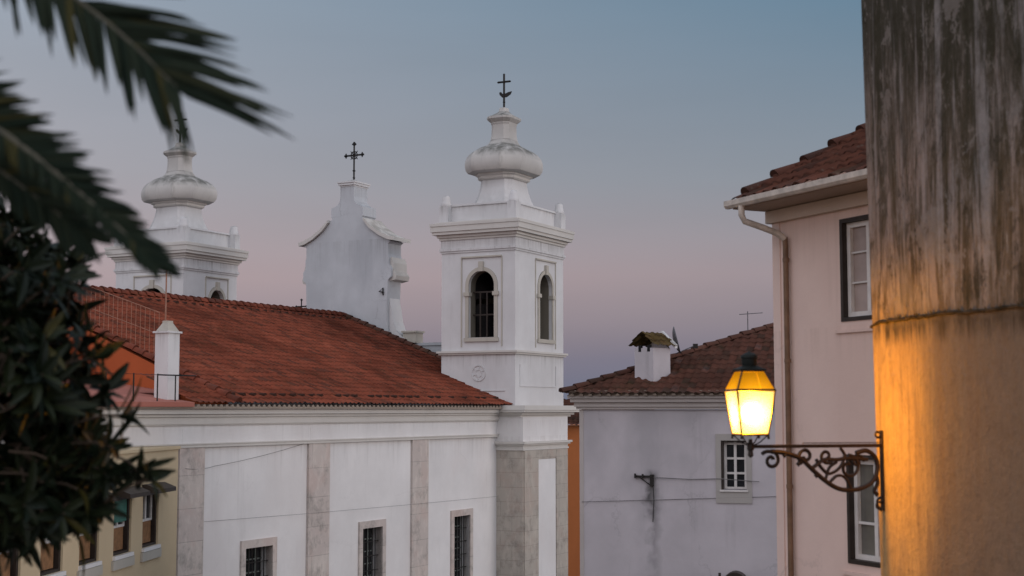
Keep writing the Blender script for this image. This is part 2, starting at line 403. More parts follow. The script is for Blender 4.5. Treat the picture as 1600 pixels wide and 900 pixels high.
# ------------------------------------------------------------------ church  (local x runs away along the nave, y to the left, z up)
church = thing('church', 'white baroque church with two bell towers, a cross gable and a red tiled roof', 'church', (.124, 55, 0), 62)
NB = .6                                    # nave wall plane
NW = [(-15.58, -14.32, 2.3, 5.0, 0), (-9.57, -8.40, 2.3, 5.13, 0), (-3.68, -2.51, 2.3, 5.13, 0)]
mb = MB(); wall(mb, -26, .2, 0, 8.04, NW, lambda u, d, z: (u, NB + d, z), .45)
mb.box(-26, -25.6, NB + .46, 19, 0, 9); mb.box(-25.6, 3.0, 18.7, 19.1, 0, 9.2)
mb.box(3.0, 3.5, .3, 19.6, 0, 9.0)
mb.build('nave_wall', WHITE, church)
mb = MB(); mb.box(-26.05, -.3, NB - .05, NB + .4, 8.045, 8.56)
for a in (-18.4, -12.51, -6.47): mb.box(a, a + .02, NB - .056, NB - .03, 8.05, 8.55)
mb.build('frieze', WHITE, church)
mb = MB(); mb.box(-26.1, -.32, NB - .11, NB + .3, 7.96, 8.04); mb.box(-26.1, -.31, NB - .14, NB + .3, 8.04, 8.07)
mb.build('string_course', CORN, church)
mb = MB()
for z0, z1, e in ((8.565, 8.60, .10), (8.60, 8.80, .13), (8.80, 8.88, .20), (8.88, 9.02, .30)):
    mb.box(-26.1 - e, -.3, NB - e, NB + .3, z0, z1)
mb.build('cornice', CORN, church)
for a0, a1 in ((-18.51, -17.48), (-12.60, -11.49), (-6.59, -5.53)):
    mb = MB(); mb.box(a0, a1, NB - .08, NB + .2, 0, 7.955); mb.build('pilaster', STONE, church)
for u0, u1, z0, z1, _ in NW:
    mb = MB(); s_ = .2
    mb.box(u0 - s_, u0, NB - .06, NB + .2, z0 - s_, z1 + s_ + .03); mb.box(u1, u1 + s_, NB - .06, NB + .2, z0 - s_, z1 + s_ + .03)
    mb.box(u0, u1, NB - .06, NB + .2, z1, z1 + s_ + .03); mb.box(u0, u1, NB - .06, NB + .2, z0 - s_, z0)
    win = mb.build('window', STONE, church)
    mb = MB(); mb.box(u0 - .02, u1 + .02, NB + .38, NB + .41, z0, z1); mb.build('pane', PANE, win)
    mb = MB()
    for k in range(1, 4): x = u0 + (u1 - u0) * k / 4; mb.box(x - .025, x + .025, NB + .34, NB + .37, z0, z1)
    for k in range(1, 7): z = z0 + (z1 - z0) * k / 7; mb.box(u0, u1, NB + .345, NB + .365, z - .02, z + .02)
    mb.build('frame', plain('weathered_window_bars', (.13, .15, .14), .6), win)
    mb = MB()
    for k in range(1, 7): x = u0 + (u1 - u0) * k / 7; mb.box(x - .012, x + .012, NB + .12, NB + .145, z0, z1)
    for k in range(1, 6): z = z0 + (z1 - z0) * k / 6; mb.box(u0, u1, NB + .11, NB + .15, z - .012, z + .012)
    mb.build('grille', IRON, win)
# nave roof
EB, EZ, RB, RZ = .12, 9.16, 9.9, 13.05
sl = Vector((0, RB - EB, RZ - EZ))
roof = tile_roof('roof', church, TILE, (-16.6, EB, EZ), (1, 0, 0), sl, 19.4, sl.length, [((-.05, 0, 0), (1, 0, 0))] if 0 else [], sag=.05)
sl2 = Vector((0, -(19.7 - RB), RZ - EZ))
o = tile_roof('far_slope', roof, TILE, (2.8, 19.7, EZ), (-1, 0, 0), sl2, 19.4, sl2.length, per=3)
tile_roof('roof_strip', roof, TILE, (-18.4, EB, EZ), (1, 0, 0), sl, 1.84, 2.2)
cap_tiles('ridge_cap', roof, TILE, (-16.6, RB, RZ + .01), (2.8, RB, RZ + .01), .16)
cap_tiles('verge_cap', roof, TILE, (-16.55, EB, EZ + .03), (-16.55, RB, RZ + .03), .13)
cap_tiles('facade_verge', roof, TILE2, (2.7, 2.8, EZ + (2.8 - EB) / sl.y * sl.z + .03), (2.7, RB, RZ + .03), .13)
eave_noses('eave_mortar', roof, MORTAR, (-26, EB + .16, 9.075), (-.7, EB + .16, 9.075), .07, .24, .12, (0, -1, 0), (-26.2, -.4, EB + .05, NB + .3, 9.025, 9.085))
vt = None                                                   # little vent tiles in two rows: above the eave and below the ridge
def vent(u, v):
    global vt
    y = EB + v * sl.y / sl.length; z = EZ + v * sl.z / sl.length + .05
    if vt is None:
        mb = MB(); mb.prism([(.075 * math.cos(math.pi * i / 6), .085 * math.sin(math.pi * i / 6)) for i in range(7)], lambda p: (p[0], -.06, p[1] - .03), lambda p: (p[0] * .8, .14, p[1] * .6)); vt = mb.build('vent_tile', TILE2, roof); o = vt
    else: o = vt.copy(); C.objects.link(o)
    o.location = (u, y, z)
for k in range(34):
    if rnd.random() < .75: vent(-16.1 + k * .48 + rnd.uniform(-.03, .03), .62)
for k in range(40): vent(-16.2 + k * .47, sl.length - .55)
# lower annex at the near end: verge wall, low roof, back wall, chimney, railing
mb = MB()
mb.prism([(EB + .5, 9.0), (RB, 9.0), (RB, RZ - .05), (EB + .5, EZ + .12)], lambda p: (-16.62, p[0], p[1]), lambda p: (-16.4, p[0], p[1])); mb.build('verge_wall', TERRA, church)
mb = MB(); mb.prism([(EB, 9.075), (EB, 9.2), (6.0, 9.98), (6.0, 9.075)], lambda p: (-26.1, p[0], p[1]), lambda p: (-18.42, p[0], p[1])); mb.prism([(2.2, 9.075), (2.2, 9.47), (6.0, 9.978), (6.0, 9.075)], lambda p: (-18.44, p[0], p[1]), lambda p: (-16.63, p[0], p[1])); mb.build('annex_roof', PINKROOF, church, label='low reddish annex roof beside the main tiled roof')
mb = MB(); mb.box(-26, -16.63, 6.0, 6.3, 9.0, 11.0); mb.build('annex_back_wall', TERRA, church)
mb = MB(); mb.box(-18.95, -18.5, .62, 1.09, 9.15, 11.08); mb.box(-19.0, -18.45, .57, 1.14, 11.08, 11.13)
chm = mb.build('chimney', TOWERW, church, label='slim white square chimney with pyramid cap')
mb = MB(); mb.loft([[(-18.725 + h * x, .855 + h * y, z) for x, y in ((-1, -1), (1, -1), (1, 1), (-1, 1))] for h, z in ((.22, 11.135), (.10, 11.36), (.10, 11.42))]); mb.build('chimney_cap', BANDW, chm)
mb = MB()
for a in (-22.6, -21.6, -20.6, -19.7): mb.tube([(a, .3, 9.18), (a, .3, 9.95)], .022, 6)
mb.tube([(-22.6, .3, 9.93), (-19.7, .3, 9.92)], .006, 5); mb.tube([(-19.71, .3, 9.92), (-18.2, .3, 9.92)], .02, 6); mb.tube([(-19.0, .3, 9.2), (-19.0, .3, 9.92)], .02, 6)
mb.build('eave_railing', IRON, church)
mb = MB()
top = []
for k in range(24):
    t = k / 23; b_ = 3.3 + t * 4.2; z = EZ + (b_ - EB) / sl.y * sl.z + .1; h = 1.35 - .35 * t
    mb.tube([(-16.35, b_, z), (-16.35, b_, z + h)], .008, 5); top.append((-16.35, b_, z + h))
mb.tube(top, .013, 5); mb.tube([(p[0], p[1], p[2] - .65) for p in top], .01, 5)
mb.build('verge_railing', RUST, church)

# bell tower (right), its copy makes the left one
def tower():
    T = part('bell_tower', church, 'white bell tower with arched openings, onion dome and iron cross')
    AX, BX = 4.25, 3.32
    def ring(mb, e, z0, z1): mb.box(-e, AX + e, -e, BX + e, z0, z1)
    mb = MB(); ring(mb, 0, 8.9, 11.15)
    # raised panels of the plinth
    mb.box(-.03, .1, .45, 2.88, 9.72, 9.76); mb.box(.36, .40, -.03, .1, 9.9, 10.75); mb.box(3.5, 3.54, -.03, .1, 9.9, 10.75); mb.box(.401, 3.499, -.03, .1, 9.9, 9.94)
    mb.build('plinth', TOWERW, T)
    mb = MB(); n = 20
    for rr, tk in ((.30, .03), (.14, .02)):
        mb.tube([(-.005, 1.62 + rr * math.cos(2 * math.pi * i / n), 10.42 + rr * math.sin(2 * math.pi * i / n)) for i in range(n + 1)], tk, 6)
    for k in range(6):
        a = k * math.pi / 3 + .4; mb.tube([(-.005, 1.62 + .1 * math.cos(a), 10.42 + .1 * math.sin(a)), (-.005, 1.62 + .27 * math.cos(a + .3), 10.42 + .27 * math.sin(a + .3))], .022, 5)
    mb.build('medallion', TOWERW, T)
    mb = MB(); ring(mb, .09, 11.15, 11.22); ring(mb, .15, 11.22, 11.30); mb.build('string_course', CORN, T)
    ob = (.92, 2.06, 11.82, 14.45, .57); oa = (2.05, 3.17, 11.82, 14.45, .56)
    mb = MB(); th = .5
    wall(mb, 0, BX, 11.30, 15.2, [ob], lambda u, d, z: (d, u, z), th)
    wall(mb, 0, BX, 11.30, 15.2, [ob], lambda u, d, z: (AX - d, u, z), th)
    wall(mb, th, AX - th, 11.30, 15.2, [oa], lambda u, d, z: (u, d, z), th)
    wall(mb, th, AX - th, 11.30, 15.2, [oa], lambda u, d, z: (u, BX - d, z), th)
    mb.box(th, AX - th, th, BX - th, 15.0, 15.19)
    mb.build('belfry', TOWERW, T)
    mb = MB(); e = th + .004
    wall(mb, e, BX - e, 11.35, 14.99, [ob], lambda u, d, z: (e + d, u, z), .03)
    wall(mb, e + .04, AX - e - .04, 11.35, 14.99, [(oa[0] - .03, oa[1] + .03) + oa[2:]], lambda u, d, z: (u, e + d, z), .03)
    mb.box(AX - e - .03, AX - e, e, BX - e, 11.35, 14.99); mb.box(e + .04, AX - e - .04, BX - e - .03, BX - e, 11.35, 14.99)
    mb.box(e, AX - e, e, BX - e, 11.31, 11.349); mb.build('belfry_shade_liner', DARKIN, T)  # near-black liner added for the shade inside; also closes the far arches
    def surround(P, o):
        mb = MB(); u0, u1, z0, z1, rise = o; w_ = .15; c = (u0 + u1) / 2; hw = (u1 - u0) / 2; zs = z1 - rise
        def bx(a, b, z0, z1, p): # proud box
            q = [P(a, -p, z0), P(b, .12, z1)]; mb.box(min(q[0][0], q[1][0]), max(q[0][0], q[1][0]), min(q[0][1], q[1][1]), max(q[0][1], q[1][1]), z0, z1)
        bx(u0 - w_, u0 - .002, z0, zs, .05); bx(u1 + .002, u1 + w_, z0, zs, .05)
        n = 16
        arc = [(math.cos(math.pi * i / n), math.sin(math.pi * i / n)) for i in range(n + 1)]
        inn = [(c + (hw + .002) * x, zs + (rise + .002) * y) for x, y in arc]; ou = [(c + (hw + w_) * x, zs + (rise + w_) * y) for x, y in arc]
        mb.prism(ou + inn[::-1], lambda p: P(p[0], -.05, p[1]), lambda p: P(p[0], .1, p[1]))
        bx(u0 - w_ - .06, u0 + .05, zs - .42, zs - .27, .10); bx(u1 - .05, u1 + w_ + .06, zs - .42, zs - .27, .10)   # imposts
        bx(c - .10, c + .10, z1 - .03, z1 + .36, .11)                                                              # keystone
        bx(u0 - .34, u1 + .34, z1 + .52, z1 + .58, .07)                                                            # label moulding
        bx(u0 - w_ - .05, u1 + w_ + .05, z0 - .16, z0 - .01, .08)                                                    # sill
        bx(u0 - .36, u0 - .31, z0 - .36, z1 + .519, .03); bx(u1 + .31, u1 + .36, z0 - .36, z1 + .519, .03)
        mb.build('arch_surround', BANDW, T)
        mb = MB()
        for ua, ub in ((u0 - .001, u0 + .014), (u1 - .014, u1 + .001)):
            q = [P(ua, .125, z0), P(ub, .49, zs)]; mb.box(min(q[0][0], q[1][0]), max(q[0][0], q[1][0]), min(q[0][1], q[1][1]), max(q[0][1], q[1][1]), z0, zs)
        inn2 = [(c + (hw - .012) * x, zs + (rise - .012) * y) for x, y in arc]
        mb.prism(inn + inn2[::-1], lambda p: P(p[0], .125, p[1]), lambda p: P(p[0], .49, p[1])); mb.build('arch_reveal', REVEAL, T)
    surround(lambda u, d, z: (d, u, z), ob); surround(lambda u, d, z: (u, d, z), oa)
    mb = MB(); c = (AX / 2 - .2, 1.6)
    mb.lathe([(.46, 12.35), (.42, 12.45), (.34, 12.7), (.29, 13.0), (.22, 13.22), (.06, 13.28)], 20, c); mb.box(c[0] - .08, c[0] + .08, .45, 2.9, 13.29, 13.5)
    mb.build('bell', BRONZE, T, 50)
    mb = MB()
    for b_ in (1.42, 1.72): mb.box(.3, .34, b_ - .03, b_ + .03, 11.8, 13.6)
    mb.box(.295, .345, .92, 2.06, 12.7, 12.76); mb.box(.295, .345, .92, 2.06, 13.6, 13.66); mb.build('belfry_frame', DARKWOOD, T)
    mb = MB(); ring(mb, .04, 15.2, 15.28); ring(mb, .08, 15.28, 15.38); ring(mb, .03, 15.38, 15.72); mb.build('architrave', TOWERW, T)
    mb = MB(); ring(mb, .08, 15.72, 15.82); ring(mb, .15, 15.82, 15.93); ring(mb, .29, 15.93, 16.05); ring(mb, .34, 16.05, 16.27); ring(mb, .37, 16.27, 16.38); ring(mb, .2, 16.38, 16.44); mb.build('cornice', CORN, T)
    mb = MB(); ring(mb, -.22, 16.44, 17.1); ring(mb, -.17, 17.1, 17.18); mb.build('parapet', TOWERW, T)
    for a in (.12, AX - .12):
        for b_ in (.12, BX - .12):
            mb = MB(); mb.box(a - .2, a + .2, b_ - .2, b_ + .2, 16.445, 17.12)
            mb.lathe([(.20, 17.12), (.215, 17.18), (.185, 17.26), (.165, 17.42), (.15, 17.5), (.10, 17.55), (.03, 17.56)], 12, (a, b_)); mb.build('pinnacle', TOWERW, T, 40)
    cx, cy = AX / 2, BX / 2 - .02
    def octo(W, z, c=.2):
        p, q, k = .5 * W, .41 * W, c * W
        return [(cx + x, cy + y, z) for x, y in ((p, -q + k), (p, q - k), (p - k, q), (-p + k, q), (-p, q - k), (-p, -q + k), (-p + k, -q), (p - k, -q))]
    mb = MB(); mb.loft([octo(W, z, .13) for W, z in ((2.45, 17.15), (2.3, 17.3), (2.08, 17.55), (1.88, 17.85), (1.76, 18.15), (1.74, 18.28))]); mb.build('drum', TOWERW, T, 35)
    mb = MB(); mb.loft([octo(W, z, .16) for W, z in ((1.9, 18.28), (2.05, 18.33), (2.05, 18.42), (2.25, 18.47), (2.25, 18.53))]); mb.build('dome_moulding', CORN, T)
    prof = [(2.6, 18.53), (2.95, 18.58), (3.13, 18.70), (3.2, 18.88), (3.19, 19.06), (3.05, 19.24), (2.78, 19.41), (2.35, 19.55), (1.8, 19.67), (1.35, 19.79), (1.12, 19.97)]
    mb = MB(); mb.loft([octo(W, z, .205) for W, z in prof]); dome = mb.build('dome', DOMEW, T, 28)
    mb = MB(); mb.loft([octo(W, z, .17) for W, z in ((1.08, 19.98), (1.0, 20.2), (.98, 20.6), (1.04, 20.66), (1.04, 20.7), (1.2, 20.76), (1.36, 20.84), (1.36, 20.93), (1.15, 20.97), (.6, 21.12), (.42, 21.2), (.36, 21.34), (.1, 21.38))]); mb.build('lantern_cap', DOMEW, T, 25)
    mb = MB(); mb.tube([(cx, cy, 21.3), (cx, cy, 22.78)], .045, 8)
    def P(u, z): return (cx + .05 * u, cy - u, z)
    mb.tube([P(-.27, 22.45), P(.27, 22.45)], .042, 6)
    for u, z in ((-.27, 22.45), (.27, 22.45), (0, 22.76)): mb.lathe([(.0, z - .05), (.05, z), (.0, z + .05)], 8, P(u, z)[:2])
    mb.prism([(-.2, 21.92), (-.08, 21.80), (.12, 21.80), (.30, 21.90), (.36, 22.02), (.2, 22.0), (.05, 21.95), (-.08, 21.96), (-.14, 22.04), (-.22, 22.02)][::-1], lambda p: (cx - .02, cy - p[0], p[1]), lambda p: (cx + .02, cy - p[0], p[1]))
    mb.lathe([(.03, 21.55), (.06, 21.6), (.03, 21.65)], 8, (cx, cy))
    mb.build('cross', IRON, T)
    return T
T1 = tower()
T2 = T1.copy(); C.objects.link(T2); T2.parent = church; T2.location = (0, 16.65, 0); T2.scale = (.87, 1.2, 1)
for ch in list(T1.children):
    c2 = ch.copy(); C.objects.link(c2); c2.parent = T2
T2['label'] = 'farther white bell tower partly hidden by palm leaves'
# pier under the right tower
mb = MB(); mb.box(-.42, 3.45, -.55, 3.6, 0, 7.45); mb.box(-.36, .8, -.60, -.5, 0, 7.44); mb.box(2.37, 3.40, -.60, -.5, 0, 7.44); mb.box(.8, 2.37, -.59, -.5, 7.1, 7.44)
mb.build('tower_pier', PIER, church)
mb = MB(); mb.box(.82, 2.35, -.57, -.5, 0, 7.08); mb.build('pier_panel', WHITE, church)
mb = MB()
for e, z0, z1 in ((.05, 7.45, 7.52), (.02, 7.52, 7.64), (.10, 7.64, 7.70), (.16, 7.70, 7.78)): mb.box(-.42 - e, 3.45 + e, -.55 - e, 3.6, z0, z1)
mb.build('pier_capital', CORN, church)
mb = MB(); mb.box(-.43, 3.47, -.56, 3.6, 7.78, 8.72); mb.build('pier_block', WHITE, church)
mb = MB()
for e, z0, z1 in ((.05, 8.72, 8.80), (.16, 8.80, 8.90), (.34, 8.90, 8.98), (.38, 8.98, 9.16)): mb.box(-.43 - e * .8, 3.9 + e, -.42 - e, 3.5, z0, z1)
mb.build('tower_ledge', CORN, church)
# weeds on the ledge
mb = MB()
for k in range(46):
    a = rnd.uniform(-.7, -.35); b_ = rnd.uniform(.0, .9); h = rnd.uniform(.1, .32); dx, dy = rnd.uniform(-.12, .12), rnd.uniform(-.12, .12)
    mb.poly([(a, b_, 9.16), (a + .03, b_ + .02, 9.16), (a + dx, b_ + dy, 9.16 + h)])
weed = mb.build('ledge_weeds', leafmat('dry_weed', (.05, .045, .03), (.03, .035, .015)), church)
# cross gable with facade wall behind it
gc = 10.0
half = [(2.17, 8.5), (2.17, 12.2), (2.12, 13.2), (2.17, 14.6), (2.33, 14.75), (2.33, 15.1), (2.2, 15.3), (2.22, 15.6), (2.17, 15.75), (2.17, 16.2), (2.3, 16.3), (1.75, 16.55), (1.25, 16.9), (.95, 17.2), (.78, 17.45), (.84, 17.5), (.84, 17.9), (.62, 17.98), (.50, 18.05), (.38, 18.2), (.36, 18.4), (.36, 18.84)]
outl = [(gc - d, z) for d, z in half] + [(gc + d, z) for d, z in half[::-1]]
gable = part('gable', church, 'white stepped gable with scrolls and an ornate iron cross')
mb = MB(); mb.prism(outl, lambda p: (3.0, p[0], p[1]), lambda p: (4.05, p[0], p[1])); mb.build('gable_wall', GABLEW, gable)
for s_ in (-1, 1):
    mb = MB(); pr = [(2.52, 16.30), (2.52, 16.46), (2.3, 16.50), (1.78, 16.72), (1.28, 17.06), (.95, 17.38), (.93, 17.28), (1.24, 16.92), (1.74, 16.58), (2.2, 16.36)]
    mb.prism([(gc + s_ * d, z) for d, z in pr], lambda p: (2.86, p[0], p[1]), lambda p: (4.3, p[0], p[1])); mb.build('raking_cornice', CORN, gable)
    mb = MB(); mb.prism([(gc + s_ * d, z) for d, z in ((2.1, 14.55), (2.45, 14.62), (2.5, 14.8), (2.36, 15.0), (2.36, 15.35), (2.26, 15.6), (2.1, 15.6))], lambda p: (3.15, p[0], p[1]), lambda p: (4.25, p[0], p[1])); mb.build('scroll', CORN, gable)
    mb = MB(); mb.prism([(gc + s_ * d, z) for d, z in ((2.1, 12.0), (3.0, 12.0), (2.75, 12.15), (2.5, 12.4), (2.34, 12.8), (2.24, 13.4), (2.1, 14.0))], lambda p: (3.2, p[0], p[1]), lambda p: (4.0, p[0], p[1])); mb.build('volute', TOWERW, gable)
    mb = MB(); c = gc + s_ * 3.1; mb.box(3.3, 3.9, c - .32, c + .32, 11.86, 12.3); mb.box(3.24, 3.96, c - .38, c + .38, 12.3, 12.38); mb.build('pedestal', BANDW, gable)
mb = MB()
for e, z0, z1 in ((.0, 18.84, 18.9), (.06, 18.9, 19.0), (.1, 19.0, 19.06)): mb.box(2.98 - e, 4.07 + e, gc - .37 - e, gc + .37 + e, z0, z1)
mb.loft([[(3.52 + h * x * 1.1, gc + h * y * .8, z) for x, y in ((-1, -1), (1, -1), (1, 1), (-1, 1))] for h, z in ((.45, 19.06), (.2, 19.16), (.1, 19.2))]); mb.build('gable_cap', TOWERW, gable)
mb = MB(); cx, cz = 3.52, 20.32
mb.tube([(cx, gc, 19.15), (cx, gc, 20.9)], .04, 6); mb.tube([(cx, gc - .52, cz), (cx, gc + .52, cz)], .04, 6)
for u, z in ((-.42, cz), (.42, cz), (0, cz + .48)):
    for q in (-1, 1):
        a = (u, z + .0); mb.tube([(cx, gc + u + (.11 * q if u == 0 else 0), z + (0 if u == 0 else .11 * q)), (cx, gc + u * 1.18, z + (.12 if u == 0 else 0))], .025, 5)
    mb.lathe([(.0, z - .09), (.085, z), (.0, z + .09)], 8, (cx, gc + u))
mb.tube([(cx, gc + .17 * math.cos(t * math.pi / 6), cz + .17 * math.sin(t * math.pi / 6)) for t in range(13)], .026, 6)
for q in range(4):
    a = math.pi / 4 + q * math.pi / 2; mb.tube([(cx, gc, cz), (cx, gc + .26 * math.cos(a), cz + .26 * math.sin(a))], .02, 5)
for z, r_ in ((19.3, .07), (19.48, .05), (19.62, .08)): mb.lathe([(.0, z - r_), (r_, z), (.0, z + r_)], 8, (cx, gc))
mb.build('cross', IRON, gable)
mb = MB(); mb.tube([(2.98, 8.05, 13.95), (2.95, 8.05, 14.25), (2.9, 8.2, 14.1), (2.95, 8.0, 14.05)], .035, 6); mb.build('bell_hook', IRON, gable)
mb = MB(); mb.box(3.5, 3.95, 3.4, 16.6, 8, 11.74); mb.box(3.44, 4.0, 3.4, 16.6, 11.74, 11.86); mb.build('facade_parapet', GABLEW, church)
mb = MB(); cy = gc + 2.85; mb.tube([(3.6, cy, 12.35), (3.6, cy, 13.95)], .03, 6); mb.tube([(3.6, cy - .28, 13.65), (3.6, cy + .28, 13.65)], .03, 6)
for u, z in ((-.28, 13.65), (.28, 13.65), (0, 13.95)): mb.lathe([(0, z - .07), (.07, z), (0, z + .07)], 8, (3.6, cy + u))
mb.build('finial_cross', IRON, church)

# aerial on the roof verge
ant = thing('roof_aerial', 'thin rusty television aerial mast standing by the white roof chimney', 'aerial', church.matrix_basis @ Vector((-16.3, 3.1, 10.35)), 62)
mb = MB(); mb.tube([(0, 0, -.1), (0, 0, 2.95)], .024, 6); mb.tube([(0, 0, -.1), (0, 0, 1.3)], .05, 8); mb.build('mast', RUST, ant)
mb = MB(); mb.tube([(-.5, 0, 2.7), (.5, 0, 2.7)], .012, 5)
for k in range(6): mb.tube([(-.45 + k * .18, -.28, 2.7), (-.45 + k * .18, .28, 2.7)], .007, 4)
mb.build('antenna_head', GREYMET, ant)

# ------------------------------------------------------------------ yellow house, left
yh = thing('yellow_house', 'pale yellow house with a row of dark framed windows below the church frieze', 'house', (-8.81, 39.48, 0), -94.9)
YW = [(2.75, 3.92, 5.58, 6.95, 0), (4.72, 5.89, 5.58, 6.95, 0), (6.8, 7.95, 5.58, 6.95, 0), (8.85, 10.0, 5.58, 6.95, 0), (10.95, 12.1, 5.58, 6.95, 0)]
mb = MB(); wall(mb, 1.25, 15, 0, 7.95, YW, lambda u, d, z: (u, -d, z), .35); mb.box(1.25, 15, -9, -.36, 0, 7.94); mb.build('wall', YELLOW, yh)
mb = MB(); mb.box(1.2, 15.1, -9.1, .05, 7.952, 8.03); mb.build('coping', YELLOW, yh)
for i, (u0, u1, z0, z1, _) in enumerate(YW):
    mb = MB(); mb.box(u0, u0 + .1, -.2, -.05, z0, z1); mb.box(u1 - .1, u1, -.2, -.05, z0, z1); mb.box(u0 + .1, u1 - .1, -.2, -.05, z1 - .1, z1); mb.box(u0 + .1, u1 - .1, -.2, -.05, z0, z0 + .06)
    win = mb.build('window', DARKWOOD, yh)
    mb = MB(); mb.box(u0 + .1, u1 - .1, -.22, -.18, z0 + .06, z1 - .1); mb.build('pane', PANE, win)
    mb = MB(); mb.box(u0 + .14, u1 - .14, -.178, -.15, z0 + .08, z0 + .62); mb.build('blind', BROWNBL, win)
    mb = MB(); mb.box((u0 + u1) / 2 - .04, (u0 + u1) / 2 + .04, -.175, -.13, z0 + .63, z1 - .1); mb.box(u0 + .1, u1 - .1, -.175, -.135, z0 + .62, z0 + .68)
    mb.box(u0 + .12, u0 + .17, -.175, -.13, z0 + .68, z1 - .1); mb.box(u1 - .17, u1 - .12, -.175, -.13, z0 + .68, z1 - .1); mb.build('sash', WHITEWOOD, win)
    mb = MB(); mb.box(u0 - .04, u1 + .04, -.17, .07, z0 - .09, z0 - .002); mb.build('sill', WHITE, win)
    mb = MB(); mb.box(u0 - .12, u1 + .12, .002, .06, z0 - .32, z0 - .1); mb.build('sill_panel', BANDW, win)
    if i in (1, 3):
        mb = MB(); mb.box(u0 + .11, u1 - .11, -.125, -.09, z1 - .62, z1 - .1)
        for k in range(8): mb.box(u0 + .12, u1 - .12, -.09, -.078, z1 - .6 + k * .06, z1 - .57 + k * .06)
        mb.build('shutter', GREENSH, win)
    if i in (0, 1, 2):
        mb = MB(); mb.prism([(0.002, z1 + .02), (.42, z1 - .02), (.42, z1 + .08), (.12, z1 + .2), (.002, z1 + .2)], lambda p: (u0 - .1, p[0], p[1]), lambda p: (u1 + .1, p[0], p[1])); mb.build('hood', DARKWOOD, win)

# ------------------------------------------------------------------ orange house between church and white house
oh = thing('orange_house', 'narrow sliver of an orange rendered house between church tower and white house', 'house', (2.35, 66, 0), -6)
mb = MB(); mb.box(0, 4, 0, 7, -4, 8.25); mb.build('wall', ORANGE, oh)
tile_roof('roof', oh, TILE2, (-.25, -.3, 8.27), (1, 0, 0), (0, 1, .32), 4.5, 4)

# ------------------------------------------------------------------ white house, centre right
wh = thing('white_house', 'weathered white house with one small window and a brown tiled hip roof', 'house', (105 / F * 31, 31, 0), -15)
WW = [(3.05, 3.58, 7.32, 8.35, 0)]
m = M('stain', .9)
mb = MB(); wall(mb, 0, 4.75, 0, 9.0, WW, lambda u, d, z: (u, d, z), .3); mb.box(0, 4.75, .31, 6, 0, 8.99)
# stained plaster: the streak under the cable bracket is a stain on this wall
hw = HOUSEW.copy(); hw.name = 'stained_front_plaster'
n_, l_ = hw.node_tree.nodes, hw.node_tree.links
bs = n_['Principled BSDF']; src = bs.inputs['Base Color'].links[0].from_socket
tcn = n_.new('ShaderNodeTexCoord'); sx = n_.new('ShaderNodeSeparateXYZ'); nz = n_.new('ShaderNodeTexNoise'); nz.inputs['Scale'].default_value = 2.2; nz.inputs['Detail'].default_value = 6
l_.new(tcn.outputs['Object'], sx.inputs[0]); l_.new(tcn.outputs['Object'], nz.inputs[0])
def mth(op, a, b=None, c=None):
    q = n_.new('ShaderNodeMath'); q.operation = op
    for i, v_ in enumerate((a, b, c)):
        if v_ is None: continue
        if isinstance(v_, (int, float)): q.inputs[i].default_value = v_
        else: l_.new(v_, q.inputs[i])
    return q.outputs[0]
def mr_(v_, a, b, c, d):
    q = n_.new('ShaderNodeMapRange'); l_.new(v_, q.inputs[0])
    for i, x in enumerate((a, b, c, d)): q.inputs[i + 1].default_value = x
    return q.outputs[0]
xo = mth('ADD', sx.outputs[0], mth('MULTIPLY', mth('SUBTRACT', nz.outputs[0], .5), .75))
band = mr_(mth('ABSOLUTE', mth('SUBTRACT', xo, 1.60)), .0, .19, 1, 0)
vert = mth('MULTIPLY', mr_(sx.outputs[2], 5.3, 7.2, .25, 1), mr_(sx.outputs[2], 7.62, 7.75, 1, 0))
q = n_.new('ShaderNodeMix'); q.data_type = 'RGBA'; l_.new(mth('MULTIPLY', mth('MULTIPLY', band, vert), mr_(nz.outputs[0], .3, .65, .35, .95)), q.inputs[0]); l_.new(src, q.inputs[6]); q.inputs[7].default_value = (.07, .07, .07, 1)
l_.new(q.outputs[2], bs.inputs['Base Color'])
mb.build('wall', hw, wh)
mb = MB()
for e, z0, z1 in ((.06, 9.005, 9.06), (.1, 9.06, 9.16), (.17, 9.16, 9.24), (.22, 9.24, 9.29)): mb.box(-e, 4.75, -e, 6 + e, z0, z1)
mb.box(.0, .09, -.012, .1, 0, 9.0); mb.build('cornice', plaster('house_cornice', (.50, .46, .44), (.22, .2, .18), .5, .2, .5), wh)
u0, u1, z0, z1 = WW[0][:4]
mb = MB(); mb.box(u0 - .11, u0, -.025, .1, z0 - .28, z1 + .14); mb.box(u1, u1 + .11, -.025, .1, z0 - .28, z1 + .14); mb.box(u0, u1, -.025, .1, z1, z1 + .14); mb.box(u0, u1, -.025, .1, z0 - .28, z0 - .04)
win = mb.build('window', plaster('window_surround_stone', (.40, .38, .36), (.2, .19, .17), .4, .15, .4), wh)
mb = MB(); mb.box(u0, u1, .2, .23, z0, z1); mb.build('pane', PANE, win)
mb = MB(); mb.box(u0, u0 + .045, .01, .19, z0, z1); mb.box(u0 + .045, u1, .01, .19, z1 - .03, z1); mb.build('frame', DARKWOOD, win)
mb = MB(); um = (u0 + .045 + u1) / 2
for a in (u0 + .05, um - .03, u1 - .055): mb.box(a, a + .055, .13, .18, z0 + .02, z1 - .03)
for k in range(4): z = z0 + .03 + k * (z1 - z0 - .1) / 3; mb.box(u0 + .05, u1, .135, .175, z - .02, z + .025)
mb.build('sash', WHITEWOOD, win)
mb = MB(); mb.box(u0 - .03, u1 + .03, -.05, .17, z0 - .04, z0 - .003); mb.build('sill', WHITEWOOD, win)
tn = .385
slw = Vector((0, 1, tn))
